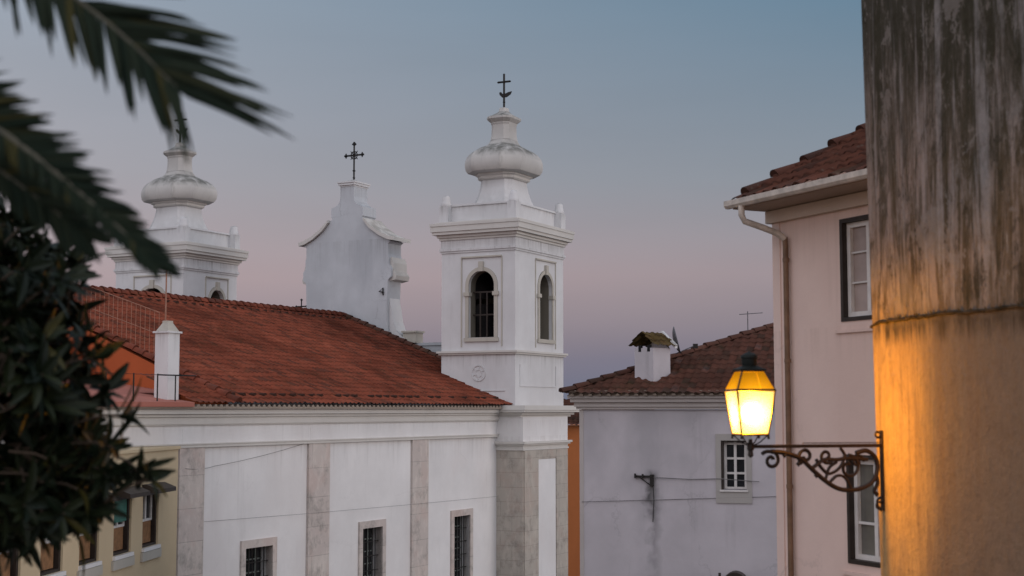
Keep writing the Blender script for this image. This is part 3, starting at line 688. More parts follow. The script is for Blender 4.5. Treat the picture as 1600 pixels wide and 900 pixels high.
rf = tile_roof('roof', wh, TILE2, (-.35, -.35, 9.33), (1, 0, 0), slw, 5.2, 6.6, [((-.35, -.35, 0), (-1, 1, 0)), ((4.72, 0, 0), (1, 0, 0))], .17, .30, .03, .02)
tile_roof('side_slope', rf, TILE2, (-.35, 6.3, 9.33), (0, -1, 0), (1, 0, tn), 6.7, 6.6, [((-.35, -.35, 0), (1, -1, 0)), ((4.72, 0, 0), (1, 0, 0))], .2, .34)
cap_tiles('hip_cap', rf, TILE2, (-.33, -.33, 9.36), (4.7, 4.7, 9.36 + 5.03 * tn), .08, .36, .01, .015)
eave_noses('eave_mortar', rf, MORTAR, (-.2, -.2, 9.295), (4.7, -.2, 9.305), .045, .2, .1, (0, -1, 0), (-.22, 4.75, -.22, .1, 9.292, 9.315))
mb = MB(); mb.box(-.20, 4.72, -.18, -.08, 9.316, 9.41); mb.box(-.18, -.08, -.08, 6.0, 9.316, 9.41); mb.build('fascia', MORTAR, rf)
mb = MB(); mb.box(4.76, 5.0, -.02, 6, 0, 9.9); mb.box(4.74, 5.02, -.04, 6, 9.9, 9.95); mb.build('party_wall', WHITE, wh)
# roof chimney, turned 45 degrees
chw = part('chimney', wh, 'square white roof chimney with its own mossy tiled gable cap')
chw.location = (1.50, .66, .14); chw.rotation_euler = (0, 0, R(15 + 42))
h = .275
mb = MB(); mb.box(-h, h, -h, h, 9.4, 10.2); mb.prism([(-h + .002, 10.2), (h - .002, 10.2), (0, 10.48)], lambda p: (h - .06, p[0], p[1]), lambda p: (h - .001, p[0], p[1])); mb.build('stack', HOUSEW, chw)
for q in ((-h - .004, -h + .05, -.18, -.10), (-h - .004, -h + .05, .08, .16), (h - .05, h + .004, -.08, .08)):
    mb = MB(); mb.box(*q, 10.12, 10.26); mb.build('smoke_hole', DARKIN, chw)
rk = Vector((0, .42, .34))
for s_ in (-1, 1):
    tile_roof('cap_tiles', chw, MOSSTILE, (-.36 * s_ , -.39 * s_, 10.23), (s_, 0, 0), (0, .43 * s_, .33), .72, .5, (), .16, .18, .03, .02)
    mb = MB(); mb.prism([(-.40 * s_, 10.20), (-.40 * s_, 10.28), (0, 10.60), (0, 10.50)], lambda p: (h + .02, p[0], p[1]), lambda p: (h + .1, p[0], p[1])); mb.build('barge', TOWERW, chw)
# faces: the ridge runs along local x
# arched dark hood low on the wall
mb = MB(); pts = [(3.34 + .27 * math.cos(math.pi * i / 12), 5.35 + .3 * math.sin(math.pi * i / 12)) for i in range(13)]
mb.prism(pts, lambda p: (p[0], -.02, p[1]), lambda p: (p[0], -.38, p[1])); mb.box(3.0, 3.05, -.3, -.25, 4.9, 5.62); mb.build('door_hood', DARKWOOD, wh)

# satellite dish beside the chimney
sd_ = thing('satellite_dish', 'grey satellite dish turned edge-on beside the tiled white chimney', 'satellite dish', wh.matrix_basis @ Vector((0, 0, 0)), -15)
wm = Matrix.Translation(Vector((105 / F * 31, 31, 0))) @ Matrix.Rotation(R(-15), 4, 'Z')
sd_.location = at(1052, 533, 31.6); sd_.rotation_euler = (0, 0, 0)
Rm = Matrix.Rotation(R(-8), 4, 'Z') @ Matrix.Rotation(R(76), 4, 'Y')
mb = MB(); mb.loft([[(r_ * math.cos(2 * math.pi * i / 20), r_ * .9 * math.sin(2 * math.pi * i / 20), z) for i in range(20)] for r_, z in ((.02, 0), (.12, .01), (.22, .035), (.31, .08), (.315, .095), (.22, .05), (.1, .02))])
bmesh.ops.transform(mb.b, matrix=Rm, verts=mb.b.verts); mb.build('reflector', GREYMET, sd_, 40)
mb = MB(); mb.tube([(-.05, 0, 0), (-.12, 0, -.1), (-.12, 0, -.55)], .025, 6); mb.tube([(.05, 0, -.28), (.47, 0, -.10)], .012, 5); mb.build('arm', GREYMET, sd_)
mb = MB(); mb.box(.44, .54, -.05, .05, -.16, -.06); mb.build('receiver', IRON, sd_)
# aerial over the hip
an2 = thing('roof_aerial', 'very thin aerial mast above the brown hip roof near the pink house', 'aerial', wm @ Vector((3.3, 3.6, 10.7)), -15)
mb = MB(); mb.tube([(0, 0, -.1), (0, 0, .62)], .012, 5); mb.tube([(-.2, 0, .55), (.35, 0, .58)], .009, 5); mb.build('mast', GREYMET, an2)
# cable bracket on the wall
cb = thing('cable_bracket', 'dark iron cable bracket above a black streak on the white house wall', 'bracket', wm @ Vector((1.57, 0, 7.57)), -15)
mb = MB(); mb.box(-.36, .06, -.06, -.02, -.015, .03); mb.box(-.03, .05, -.055, .02, -.2, .05); mb.box(-.36, -.33, -.1, -.02, -.03, .07); mb.box(-.2, -.17, -.1, -.02, -.03, .06)
mb.tube([(-.25, -.04, -.01), (.0, -.04, -.19)], .014, 5); mb.build('bar', IRON, cb)
mb = MB(); mb.tube([(.03, -.02, -.2), (.045, -.015, -.5), (.02, -.015, -.95)], .009, 5); mb.build('drop_cable', DARKCABLE, cb)
def cable(name, label, pts, r=.006, sag=.0):
    mb = MB(); P_ = []
    for a, b in zip(pts, pts[1:]):
        for k in range(8):
            t = k / 8; q = Vector(a).lerp(Vector(b), t); q.z -= sag * 4 * t * (1 - t); P_.append(q)
    P_.append(Vector(pts[-1])); mb.tube(P_, r, 5); tag(mb.build(name, CABLE), label, 'cable')
cable('cable', 'thin black cable from the wall bracket to the small white window', [wm @ Vector((1.63, -.05, 7.56)), wm @ Vector((2.4, -.03, 7.53)), wm @ Vector((3.0, -.03, 7.55)), wm @ Vector((3.85, -.06, 7.5))], .009)
cable('cable', 'faint cable running low across the white house wall', [wm @ Vector((.05, -.03, 7.02)), wm @ Vector((1.55, -.02, 7.08)), wm @ Vector((4.7, -.02, 7.22))], .006)
cm = church.matrix_basis
cm = Matrix.Translation(Vector((.124, 55, 0))) @ Matrix.Rotation(R(62), 4, 'Z')
cable('cable', 'faint grey cable stretched along the white church wall above its windows', [cm @ Vector((-17.4, NB - .03, 5.9)), cm @ Vector((-12.5, NB - .1, 5.82)), cm @ Vector((-6.5, NB - .1, 5.75)), cm @ Vector((-.45, NB - .1, 5.7)), cm @ Vector((3.4, -.66, 5.72))], .0045)
cable('cable', 'faint slack cable climbing to the second church pilaster', [cm @ Vector((-18.3, NB - .1, 7.4)), cm @ Vector((-17.0, NB - .04, 7.42)), cm @ Vector((-12.7, NB - .04, 7.98))], .006, .05)

# ------------------------------------------------------------------ pale pink house, right
ph = thing('pink_house', 'pale pink plastered house with white gutter, brown downpipe and red tiled eave', 'house', (3.45, 18.6, 0), -64.5)
PW = [(1.36, 2.25, 10.07, 11.33, 0), (1.40, 2.29, 7.16, 8.46, 0)]
mb = MB(); wall(mb, 0, 5.5, 0, 11.5, PW, lambda u, d, z: (u, d, z), .3); mb.box(0, 5.5, .305, 6, 0, 11.49)
mb.box(-.02, .14, -.015, .1, 0, 11.45); mb.build('wall', PINKW, ph)
mb = MB(); mb.box(-.08, 5.5, -.08, .2, 11.44, 11.60); mb.build('cornice', plaster('pink_cornice', (.6, .5, .42), (.3, .22, .18), .3, .1, .3), ph)
mb = MB(); mb.box(-.12, 5.5, -.56, .2, 11.61, 11.64); mb.build('soffit', SOFFIT, ph)
slp = Vector((0, 1, .52))
rf = tile_roof('roof', ph, TILE3, (-.05, -.6, 11.69), (1, 0, 0), slp, 5.5, 4.6, (), .22, .36)
cap_tiles('verge_cap', rf, TILE3, (-.02, -.42, 11.80), (-.02, 3.4, 11.80 + 3.8 * .52), .085, .5, .02, .07)
mb = MB(); mb.prism([(-.55, 11.65), (3.4, 11.65), (3.4, 13.8), (-.55, 11.68)], lambda p: (-.06, p[0], p[1]), lambda p: (.2, p[0], p[1])); mb.build('gable_end', PINKW, rf)
mb = MB()
prof = [(.0, .05), (-.0, -.02), (-.03, -.045), (-.08, -.045), (-.11, -.012), (-.11, .055), (-.098, .055), (-.098, -.005), (-.075, -.033), (-.035, -.033), (-.012, -.012), (-.012, .05)]
mb.prism([(p[0] - .56, p[1] + 11.66) for p in prof], lambda p: (-.16, p[0], p[1]), lambda p: (5.5, p[0], p[1]))
mb.prism([(p[0] - .56, p[1] + 11.66) for p in ((0, .05), (0, -.02), (-.03, -.045), (-.08, -.045), (-.11, -.012), (-.11, .055))], lambda p: (-.17, p[0], p[1]), lambda p: (-.161, p[0], p[1]))
mb.build('gutter', GUTTERM, ph)
mb = MB(); mb.tube([(.16, -.62, 11.62), (.16, -.62, 11.5), (.17, -.58, 11.42), (.24, -.34, 11.34), (.30, -.16, 11.27), (.33, -.07, 11.2)], .042, 10); dp = mb.build('downpipe_bend', GUTTERM, ph, 60)
mb = MB(); mb.tube([(.33, -.07, 11.22), (.335, -.065, 11.1), (.34, -.065, 0)], .036, 10)
for z in (10.9, 9.6, 8.0, 6.6): mb.tube([(.34, -.065, z), (.34, -.065, z + .05)], .044, 10)
mb.build('downpipe', PIPEM, ph, 60)
for i, (u0, u1, z0, z1, _) in enumerate(PW):
    mb = MB(); f_ = .05
    mb.box(u0, u0 + f_, -.012, .18, z0, z1); mb.box(u1 - f_, u1, -.012, .18, z0, z1); mb.box(u0 + f_, u1 - f_, -.012, .18, z1 - f_, z1); mb.box(u0 + f_, u1 - f_, -.012, .18, z0, z0 + f_)
    win = mb.build('window', DARKWOOD, ph)
    mb = MB(); a0, a1, b0, b1 = u0 + f_ + .003, u1 - f_ - .003, z0 + f_ + .003, z1 - f_ - .003; s_ = .06; am = (a0 + a1) / 2
    for a in (a0, am - .03, a1 - s_): mb.box(a, a + s_, .06, .11, b0, b1)
    for z in (b0, b1 - s_): mb.box(a0 + s_, a1 - s_, .063, .107, z, z + s_)
    if i == 0:
        for t in (.36, .68): mb.box(a0 + s_, a1 - s_, .08, .1, b0 + (b1 - b0) * t - .01, b0 + (b1 - b0) * t + .01)
    else: mb.box(a0 + s_, a1 - s_, .075, .1, b0 + .42, b0 + .45)
    mb.build('sash', WHITEWOOD, win)
    mb = MB(); mb.box(a0, a1, .112, .13, b0, b1); mb.build('pane', PINKPANE if i == 0 else GREYPANE, win)
    mb = MB(); mb.box(u0 - .1, u1 + .1, -.03, .05, z0 - .14, z0 - .1); mb.build('sill', PINKW, win)

# ------------------------------------------------------------------ old street wall, right foreground
ow = thing('old_wall', 'tall weathered grey plaster wall with dark vertical streaks and a mossy ledge', 'wall', (2.59, 10, 0), -73.2)
m = M('weathered_plaster', .93, .12)
sx = m.sep(); zz = sx[2]
big = m.noise(1.3, 8, .68, m.map((1, 1, .7)))
st = m.noise(1.0, 10, .74, m.map((6.5, 6.5, .75)), .8)
st2 = m.noise(1.0, 8, .7, m.map((14, 14, 1.7)), .7)
blot = m.noise(8, 12, .74, m.map((1, 1, .5)), .0)
fine = m.noise(24, 8, .8, m.map((1, 1, .6)))
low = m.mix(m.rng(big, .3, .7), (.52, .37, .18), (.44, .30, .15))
side = m.rng(m.math('ADD', sx[0], m.math('MULTIPLY', m.math('SUBTRACT', st2, .5), .5)), .45, .78)      # darker past the bend: weaker lamp light put into the colour
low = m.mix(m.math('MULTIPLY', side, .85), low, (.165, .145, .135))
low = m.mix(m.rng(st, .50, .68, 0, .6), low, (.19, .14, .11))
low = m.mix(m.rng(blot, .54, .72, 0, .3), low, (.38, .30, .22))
low = m.mix(m.rng(blot, .47, .33, 0, .4), low, (.17, .125, .09))
ld = m.noise(1.0, 9, .72, m.map((7, 7, .4)), .3); low = m.mix(m.math('MULTIPLY', m.rng(ld, .50, .64), m.rng(blot, .3, .55, .3, .7)), low, (.20, .145, .10))
up = m.mix(m.rng(st, .42, .56), (.34, .285, .255), (.125, .095, .06))
up = m.mix(m.rng(st2, .50, .60, 0, .8), up, (.062, .052, .032))
up = m.mix(m.rng(big, .50, .68, 0, .5), up, (.29, .265, .25))
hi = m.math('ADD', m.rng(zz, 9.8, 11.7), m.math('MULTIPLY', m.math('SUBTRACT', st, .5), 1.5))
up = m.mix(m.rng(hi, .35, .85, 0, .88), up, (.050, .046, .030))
up = m.mix(m.rng(blot, .55, .62, 0, .6), up, (.30, .26, .23))
up = m.mix(m.rng(blot, .46, .38, 0, .75), up, (.042, .036, .022))
pal = m.noise(1.0, 9, .78, m.map((8, 8, 1.6)), .6)
up = m.mix(m.rng(pal, .62, .68, 0, .7), up, (.46, .43, .39))
flk = m.noise(2.6, 12, .70, m.map((1, 1, .7)), .1)                          # flaked layers with hard edges
up = m.mix(m.rng(flk, .575, .59, 0, .7), up, (.27, .24, .215))
up = m.mix(m.rng(flk, .40, .385, 0, .7), up, (.055, .047, .032))
low = m.mix(m.rng(flk, .58, .68, 0, .3), low, (.26, .20, .15))
low = m.mix(m.rng(flk, .42, .32, 0, .3), low, (.30, .23, .17))
drip = m.noise(1.0, 8, .7, m.map((9, 9, .32)), .3)
up = m.mix(m.math('MULTIPLY', m.rng(drip, .54, .62), m.rng(blot, .35, .55, .15, .75)), up, (.37, .345, .335))
edge = m.math('ADD', zz, m.math('MULTIPLY', m.math('SUBTRACT', st2, .5), .8))
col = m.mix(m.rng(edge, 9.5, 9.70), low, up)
near = m.rng(m.math('ABSOLUTE', m.math('SUBTRACT', m.math('ADD', zz, m.math('MULTIPLY', m.math('SUBTRACT', st2, .5), .22)), 9.56)), .0, .13, 1, 0)
col = m.mix(m.math('MULTIPLY', near, m.rng(st2, .3, .6, .2, .9)), col, (.06, .048, .034))
col = m.mix(m.rng(fine, .5, .72, 0, .45), col, (.10, .085, .065))
m.color(col); m.bump(m.math('ADD', m.math('ADD', m.noise(7, 10, .75), m.math('MULTIPLY', fine, .6)), m.math('MULTIPLY', m.rng(flk, .55, .62), .10)), 1.0, .035)
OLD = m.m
mb = MB()
def edge_x(z): return -.17 - .03 * (z - 7.85)
rings = []
zs = [4 + .35 * k for k in range(30)]
for z in zs:
    x0 = edge_x(z); r_ = .13; rg = [(x0 + .02, .9, z)]
    rg += [(x0 + r_ - r_ * math.cos(math.pi / 2 * i / 6), r_ - r_ * math.sin(math.pi / 2 * i / 6), z) for i in range(7)]
    rg = [(x, y - .113 * x if x < .3 else y, z) for x, y, _ in rg] + [(.70, -.080, z), (.758, -.0835, z), (.82, -.0795, z), (9.5, .863, z), (9.5, 1.8, z)]; rg[0] = (x0 + .02, 1.1, z); rings.append(rg)
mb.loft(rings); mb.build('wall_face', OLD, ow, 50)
mb = MB(); r2 = random.Random(3); path = [(-.21, .35, 9.57), (-.222, .15, 9.575), (-.18, .04, 9.59), (-.06, .004, 9.605)] + [(x * .06, (-.113 * x * .06 if x * .06 < .76 else -.086 + .1087 * (x * .06 - .76)) - .006 + r2.uniform(-.003, .003), 9.612 + r2.uniform(-.006, .006)) for x in range(0, 90)]
mb.tube(path, .012, 6)
lm = M('mossy_ledge', .95, .1); lm.color(lm.mix(lm.rng(lm.noise(9, 6), .42, .62), (.06, .045, .03), (.022, .018, .012))); lm.bump(lm.noise(30, 5), .8, .02)
mb.build('ledge', lm.m, ow)
mb = MB()
for k in range(60):
    x = rnd.uniform(.1, 3.2); h = rnd.uniform(.01, .035); yy = -.113 * x if x < .76 else -.086 + .1087 * (x - .76); mb.poly([(x - .012, yy - .005, 9.618), (x + .014, yy - .007, 9.618), (x + rnd.uniform(-.02, .02), yy - .02, 9.618 + h)])
mb.build('ledge_moss', leafmat('dry_moss', (.06, .05, .03), (.03, .028, .015)), ow)

# ------------------------------------------------------------------ wall lantern
lamp = thing('street_lamp', 'lit amber glass street lantern on a scrolled black iron wall bracket', 'street lamp', (2.59, 10, 8.75), -163.2)
# lamp local: x outward from the wall, z up (0 = bracket bar)
def S(pts): return [(p[0], 0, p[1] - 8.75) for p in pts]
def spiral(c, r0, r1, a0, a1, n=26): return [(c[0] + (r0 + (r1 - r0) * i / n) * math.cos(R(a0 + (a1 - a0) * i / n)), c[1] + (r0 + (r1 - r0) * i / n) * math.sin(R(a0 + (a1 - a0) * i / n))) for i in range(n + 1)]
def curve(pts, n=8):
    out = []; P_ = [Vector((p[0], p[1], 0)) for p in pts]; P_ = [P_[0] * 2 - P_[1]] + P_ + [P_[-1] * 2 - P_[-2]]
    for i in range(1, len(P_) - 2):
        a, b, c, d = P_[i - 1:i + 3]
        for k in range(n):
            t = k / n; q = .5 * ((2 * b) + (c - a) * t + (2 * a - 5 * b + 4 * c - d) * t * t + (3 * b - a - 3 * c + d) * t ** 3); out.append((q.x, q.y))
    out.append(tuple(pts[-1])); return out
mb = MB()
mb.box(-.004, .012, -.02, .02, 8.30 - 8.75, 8.855 - 8.75)
mb.tube(S(spiral((.035, 8.83), .03, .012, 160, 500)), .008, 6); mb.tube(S(spiral((.035, 8.33), .035, .012, 180, -160)), .008, 6); mb.tube(S(curve([(.012, 8.40), (.05, 8.37), (.045, 8.33), (.02, 8.30)])), .008, 6)
mb.build('wall_plate', LAMPIRON, lamp)
mb = MB(); mb.box(.005, 1.02, -.011, .011, -.012, .012); mb.box(.03, .62, -.007, .007, .018, .024); mb.build('bracket_arm', LAMPIRON, lamp)
mb = MB()
sweep = curve([(.86, 8.715), (.76, 8.705), (.64, 8.665), (.545, 8.585), (.45, 8.51), (.36, 8.46), (.27, 8.445), (.18, 8.455), (.10, 8.49), (.055, 8.55), (.045, 8.62), (.07, 8.68), (.13, 8.715), (.21, 8.70)])
mb.tube(S(sweep), .0165, 8)
mb.tube(S(spiral((.86, 8.655), .062, .015, 80, 520)), .013, 6)
mb.tube(S(curve([(.93, 8.70), (.90, 8.715), (.86, 8.715)])), .013, 6)
mb.tube(S(spiral((.60, 8.68), .058, .014, 300, 720)), .013, 6)
mb.tube(S(spiral((.27, 8.60), .088, .02, 90, 480)), .013, 6)
mb.tube(S(spiral((.44, 8.68), .055, .014, 200, 600)), .012, 6)
mb.tube(S(curve([(.52, 8.66), (.48, 8.60), (.42, 8.56), (.34, 8.60), (.30, 8.68), (.33, 8.735)])), .012, 6)
mb.tube(S(curve([(.55, 8.60), (.46, 8.655), (.36, 8.655), (.27, 8.665), (.12, 8.655)])), .014, 6)
mb.tube(S(curve([(.45, 8.52), (.42, 8.60), (.36, 8.64)])), .011, 6)
mb.tube(S(curve([(.42, 8.50), (.36, 8.545), (.30, 8.53), (.25, 8.45)])), .011, 6)
mb.tube(S(spiral((.20, 8.64), .05, .012, 180, -200)), .011, 6)
mb.tube(S(curve([(.055, 8.55), (.045, 8.49), (.07, 8.44), (.055, 8.41)])), .014, 6)
for c in ((.055, 8.415), (.655, 8.63), (.76, 8.69), (.52, 8.55)): mb.lathe([(0, c[1] - 8.75 - .022), (.02, c[1] - 8.75), (0, c[1] - 8.75 + .022)], 8, (c[0], 0))
mb.build('scrollwork', LAMPIRON, lamp)
LC = (1.015, 0)
lan = part('lantern', lamp); lan.location = (LC[0], 0, 0); lan.rotation_euler = (0, 0, R(163.2 + 10))
Z = lambda z: z - 8.75
def sq(h, z): return [(-h, -h, z), (h, -h, z), (h, h, z), (-h, h, z)]
hb, hm, ht = .094, .133, .077
zb, zm, zt = Z(8.832), Z(9.13), Z(9.262)
gm = bpy.data.materials.new('amber_lamp_glass'); gm.use_nodes = True; gn = gm.node_tree.nodes; gl = gm.node_tree.links
for q in list(gn): gn.remove(q)
go = gn.new('ShaderNodeOutputMaterial'); gt = gn.new('ShaderNodeBsdfTransparent'); gt.inputs[0].default_value = (1, .86, .55, 1)
gd = gn.new('ShaderNodeBsdfTranslucent'); gd.inputs[0].default_value = (.040, .052, .45, 1); gx = gn.new('ShaderNodeMixShader'); gx.inputs[0].default_value = .5
gl.new(gt.outputs[0], gx.inputs[1]); gl.new(gd.outputs[0], gx.inputs[2]); gl.new(gx.outputs[0], go.inputs[0])
gm2 = gm.copy(); gm2.name = 'dimmed_amber_glass'                # upper panes tinted darker to cut the lamp light thrown up the wall
for q in gm2.node_tree.nodes:
    if q.type == 'BSDF_TRANSPARENT': q.inputs[0].default_value = (.30, .22, .10, 1)
    if q.type == 'BSDF_TRANSLUCENT': q.inputs[0].default_value = (.018, .015, .012, 1)
for k in range(4):
    a, b = sq(hb, zb), sq(hm, zm); c = sq(ht, zt); j = (k + 1) % 4
    mb = MB(); mb.poly([a[k], a[j], b[j], b[k]]); mb.build('glass_pane', gm, lan)
    mb = MB(); mb.poly([b[k], b[j], c[j], c[k]]); mb.build('top_pane', gm2, lan)
mb = MB()
for k in range(4):
    a, b, c = sq(hb, zb), sq(hm, zm), sq(ht, zt); j = (k + 1) % 4
    mb.tube([a[k], b[k]], .0062, 6); mb.tube([b[k], c[k]], .0062, 6); mb.tube([a[k], a[j]], .008, 6); mb.tube([b[k], b[j]], .0085, 6); mb.tube([c[k], c[j]], .008, 6)
    mb.tube([a[k], (a[k][0] * 1.02, a[k][1] * 1.02, zb - .03)], .008, 6)
    mb.tube([a[k], (a[k][0] * .55, a[k][1] * .55, zb - .05), (0, 0, zb - .085)], .0045, 6)
mb.build('lantern_frame', LAMPIRON, lan)
mb = MB(); mb.loft([sq(hb - .004, zb - .004), sq(hb - .004, zb + .004)]); mb.build('lantern_light_stop', LAMPIRON, lan)  # plate added to block the lamp's light from the arms below
mb = MB(); mb.loft([sq(ht + .012, zt), sq(ht + .014, zt + .012), sq(ht - .005, zt + .018), sq(.045, zt + .034)])
mb.lathe([(.045, zt + .03), (.052, zt + .045), (.052, zt + .085), (.060, zt + .09), (.054, zt + .108), (.028, zt + .122), (.010, zt + .13), (.003, zt + .137)], 14)
mb.build('lantern_cap', plain('dark_green_iron', (.008, .011, .009), .7), lan, 40)
mb = MB(); mb.lathe([(.006, -.075), (.02, -.06), (.016, -.03), (.024, -.02), (.024, .02), (.014, .03), (.012, .05)], 12); mb.build('stem', LAMPIRON, lan)
bm_ = bpy.data.materials.new('lamp_bulb'); bm_.use_nodes = True; bn = bm_.node_tree.nodes; bn.remove(bn['Principled BSDF'])
em = bn.new('ShaderNodeEmission'); em.inputs[0].default_value = (1, .86, .55, 1); em.inputs[1].default_value = 10; bt = bn.new('ShaderNodeBsdfTransparent'); ba = bn.new('ShaderNodeAddShader'); bl = bm_.node_tree.links
bl.new(bt.outputs[0], ba.inputs[0]); bl.new(em.outputs[0], ba.inputs[1]); bl.new(ba.outputs[0], bn['Material Output'].inputs[0])
mb = MB(); mb.lathe([(.004, Z(8.918)), (.034, Z(8.926)), (.053, Z(8.947)), (.060, Z(8.98)), (.053, Z(9.013)), (.034, Z(9.034)), (.01, Z(9.042))], 14); bulb = mb.build('bulb', bm_, lan, 60)

gb = bm_.copy(); gb.name = 'bulb_glow'
for q in gb.node_tree.nodes:
    if q.type == 'EMISSION': q.inputs[0].default_value = (1, .78, .36, 1); q.inputs[1].default_value = .9
mb = MB(); mb.lathe([(.004, Z(8.895)), (.045, Z(8.905)), (.070, Z(8.935)), (.080, Z(8.98)), (.070, Z(9.025)), (.045, Z(9.055)), (.004, Z(9.065))], 18); mb.build('glow_shell', gb, lan, 60)  # added glowing shell that softens the hot spot round the bulb
pl = bpy.data.lights.new('lamp_light', 'POINT'); pl.energy = 265; pl.color = (1, .45, .006); pl.shadow_soft_size = .03
plo = bpy.data.objects.new('lamp_light', pl); C.objects.link(plo); plo.parent = lan; plo.location = (.0, .0, Z(8.98))

# ------------------------------------------------------------------ palm, left foreground
def bez(p, t):
    a, b, c, d = p; u = 1 - t
    return a * u ** 3 + b * 3 * u * u * t + c * 3 * u * t * t + d * t ** 3
PK = .76                                   # the fronds hang about three metres from the lens
pc = at(-620, -40, 4.4 * PK)
palm = thing('palm_tree', 'palm with long drooping feathery fronds at the upper left', 'palm', (pc.x, pc.y, 7.35))
inv = Vector((pc.x, pc.y, 7.35))
def frond(P4, up, llen=.36, n=60, wid=.0135, seed=1, t0=.18, droop=1.0, low=1.0, tip=1.0):
    rr = random.Random(seed); k0 = PK if seed < 20 else 1; llen *= k0; wid *= k0; pts = [bez(P4, i / 40) - inv for i in range(41)]
    mb = MB(); mb.tube(pts, .016, 6, taper=.004); fr = part('frond', palm)
    mb.build('rachis', RACH, fr, 60)
    mb = MB()
    for s_ in (-1, 1):
        for i in range(n):
            t = t0 + (1 - t0) * ((i + rr.uniform(-.35, .35)) / (n - 1)); t = min(max(t, .02), .997)
            p = bez(P4, t) - inv; T = (bez(P4, min(1, t + .01)) - bez(P4, t - .01)).normalized()
            side = T.cross(up).normalized() * s_; nn = side.cross(T).normalized() * s_
            env = (.6 + .4 * math.sin(min(1, t * 1.3) * math.pi * .62)) * (1 - (1 - tip) * max(0, (t - .5) / .5))
            ang = R(56 - 34 * max(0, (t - .25) / .75) + rr.uniform(-6, 6))
            d = (T * math.cos(ang) + side * math.sin(ang) + nn * rr.uniform(.02, .28)).normalized()
            Ln = llen * env * rr.uniform(.85, 1.1) * (low if s_ * side.z * s_ < -.2 else 1); w_ = wid * rr.uniform(.8, 1.15)
            wv = d.cross(nn + side * rr.uniform(-.5, .5)).normalized()
            prev = None; q = p.copy(); dd = d.copy(); segs = 6
            for k in range(segs + 1):
                f = k / segs; ww = w_ * min(1, .35 + f * 4) * (1 - f) ** .6 + .0004
                c = [mb.b.verts.new(q - wv * ww), mb.b.verts.new(q + nn * ww * .5), mb.b.verts.new(q + wv * ww)]
                if prev:
                    mb.b.faces.new((prev[0], prev[1], c[1], c[0])); mb.b.faces.new((prev[1], prev[2], c[2], c[1]))
                prev = c; dd = (dd + Vector((0, 0, -.05 - .05 * f)) * rr.uniform(.5, 1.3) * droop).normalized(); q = q + dd * (Ln / segs)
    mb.build('leaflets', PALM, fr); return fr
toC = Vector((.12, -1, .12)).normalized()
def fr_at(*q): return [at(x, y, Y * PK) for x, y, Y in q]
frond(fr_at((-620, -40, 4.4), (-330, -300, 4.35), (60, -95, 4.1), (276, 138, 3.9)), toC, .42, 84, .015, seed=11, droop=.35, low=.72)
frond(fr_at((-620, -40, 4.4), (-330, -50, 4.2), (60, 215, 4.0), (242, 412, 3.9)), toC, .24, 130, .015, seed=12, droop=.3, low=.62, tip=.45)
frond(fr_at((-640, 0, 4.6), (-360, 0, 4.4), (-60, 215, 4.25), (130, 365, 4.15)), toC, .22, 90, .017, seed=13, droop=.5, tip=.6)
r3 = random.Random(5)
for k, (az, el) in enumerate(((200, 40), (160, 55), (245, 30), (120, 65), (280, 45), (180, 15), (95, 70), (225, 10))):
    d = Vector((math.cos(R(az)), math.sin(R(az)), 0)); Lf = 2.0
    P4 = [pc.copy(), pc + d * .5 + Vector((0, 0, .9 * math.sin(R(el)))), pc + d * 1.2 + Vector((0, 0, 1.2 * math.sin(R(el)))), pc + d * Lf + Vector((0, 0, 1.0 * math.sin(R(el)) - .5))]
    frond(P4, Vector((0, 0, 1)), .34, 40, seed=30 + k)
mb = MB(); prof = []
for k in range(40): z = k / 39 * (pc.z - 7.35); prof.append((.125 + r3.uniform(-.006, .012) + .012 * (k % 3 == 0) + .04 * max(0, 1 - k / 6), z + r3.uniform(-.012, .012) * (0 < k < 39)))
mb.lathe(prof + [(.1, pc.z - 7.3)], 14); mb.build('trunk', BARK, palm)

# ------------------------------------------------------------------ broad-leaved tree, left foreground
TY = 5.4; tb = at(-230, 900, TY); tb.z = 7.35
tree = thing('leafy_tree', 'dark broad-leaved tree with clusters of long glossy leaves at left', 'tree', tb)
mbL = MB(); mbT = MB(); r4 = random.Random(21)
px = TY / F
blobs = [((-10, 425), (115, 85), 46), ((70, 430), (65, 60), 20), ((-20, 520), (150, 120), 70), ((70, 560), (85, 90), 45), ((30, 640), (130, 110), 75), ((-60, 700), (120, 120), 40), ((100, 700), (75, 85), 48), ((40, 775), (110, 70), 60), ((110, 780), (50, 48), 26), ((-90, 330), (80, 70), 14), ((10, 350), (60, 30), 7), ((150, 735), (45, 40), 14), ((-60, 830), (80, 50), 20)]
clusters = []
for (cx, cy), (rx, ry), n in blobs:
    for k in range(n):
        while True:
            a, b, c = r4.uniform(-1, 1), r4.uniform(-1, 1), r4.uniform(-1, 1)
            if a * a + b * b + c * c < 1: break
        clusters.append((cx + a * rx * .92, cy + b * ry * .92, TY + c * .5))
clusters += [(118, 405, 5.2), (128, 445, 5.3), (150, 560, 5.1), (135, 520, 5.2), (195, 650, 5.2), (178, 700, 5.1), (215, 738, 5.2), (236, 748, 5.15), (150, 790, 5.2), (120, 828, 5.3), (60, 835, 5.2), (20, 820, 5.2), (165, 610, 5.3)]
dirs = {}
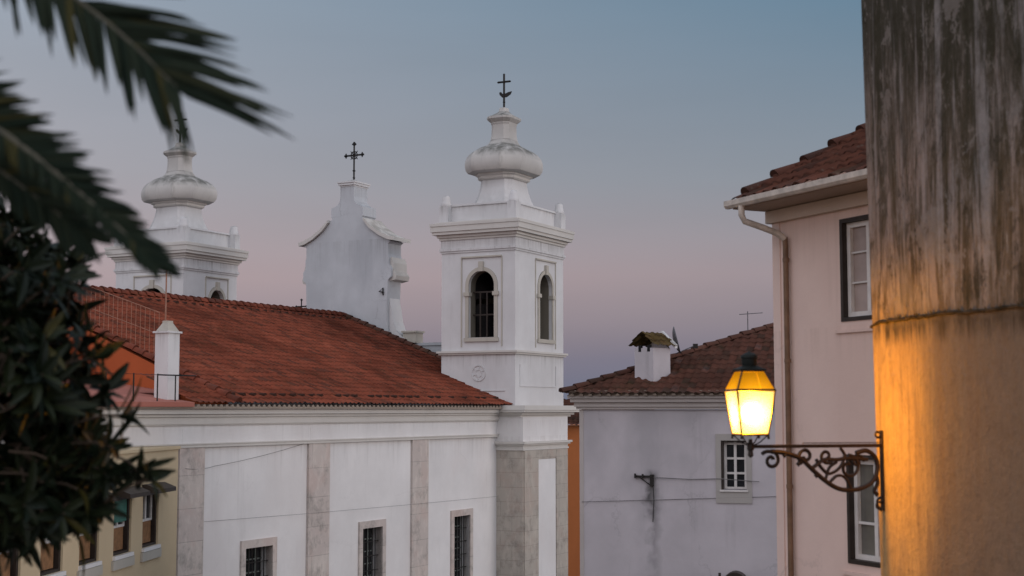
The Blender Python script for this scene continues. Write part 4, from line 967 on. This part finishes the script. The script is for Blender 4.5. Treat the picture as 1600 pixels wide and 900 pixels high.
def leaf(p, d, Ln, w_, nrm):
    wv = d.cross(nrm).normalized(); nn = wv.cross(d).normalized(); prev = None; segs = 5; q = p.copy(); dd = d.copy()
    for k in range(segs + 1):
        f = k / segs; ww = w_ * (math.sin(math.pi * min(1, f * .92 + .05)) ** .8) * .5 + .0006
        c = [mbL.b.verts.new(q - wv * ww + nn * ww * .35), mbL.b.verts.new(q), mbL.b.verts.new(q + wv * ww + nn * ww * .35)]
        if prev: mbL.b.faces.new((prev[0], prev[1], c[1], c[0])); mbL.b.faces.new((prev[1], prev[2], c[2], c[1]))
        prev = c; dd = (dd - nn * .07).normalized(); q = q + dd * (Ln / segs)
clusters = [q for q in clusters if r4.random() < .84]
for i, (x, y, Y) in enumerate(clusters):
    p = at(x, y, Y) - tb
    ax = (p - Vector((.0, 0, 1.75))); ax.z += .25; ax = (ax.normalized() + Vector((r4.uniform(-.6, .6), r4.uniform(-.6, .6), r4.uniform(-.6, .6)))).normalized()
    sd1 = ax.orthogonal().normalized(); sd2 = ax.cross(sd1); nl = r4.randint(6, 10)
    for k in range(nl):
        a = k * 2.4 + r4.uniform(-.3, .3); tilt = R(r4.uniform(25, 85)); out_ = sd1 * math.cos(a) + sd2 * math.sin(a)
        d = (ax * math.cos(tilt) + out_ * math.sin(tilt)).normalized()
        leaf(p - ax * r4.uniform(0, .04), d, r4.choice((.8, 1, 1, 1.25)) * r4.uniform(.09, .165), r4.uniform(.024, .040), (ax + out_ * -.3 + Vector((0, 0, .2))).normalized())
    mbT.tube([p - ax * .18 + Vector((0, 0, -.03)), p - ax * .08, p], .005, 5)
mbL.build('crown', LEAF, tree)
limbs = [(-60, 420), (30, 520), (0, 640), (80, 680), (30, 760), (60, 430), (110, 740), (-80, 760)]
base = Vector((0, 0, 0)); fork = Vector((.0, 0, .9))
mb = MB(); mb.tube([base, Vector((.02, .02, .45)), fork, Vector((-.03, .05, 1.4)), Vector((.05, 0, 2.1))], .075, 10, taper=.03)
mb.build('trunk', BARK, tree, 60)
for x, y in limbs:
    e = at(x, y, TY + r4.uniform(-.25, .25)) - tb; s0 = fork + Vector((0, 0, r4.uniform(0, .6))); mid = s0.lerp(e, .5) + Vector((0, 0, .1))
    mbT.tube([s0, s0.lerp(mid, .6), mid, mid.lerp(e, .6), e], .022, 6, taper=.007)
mbT.build('branches', BARK, tree)
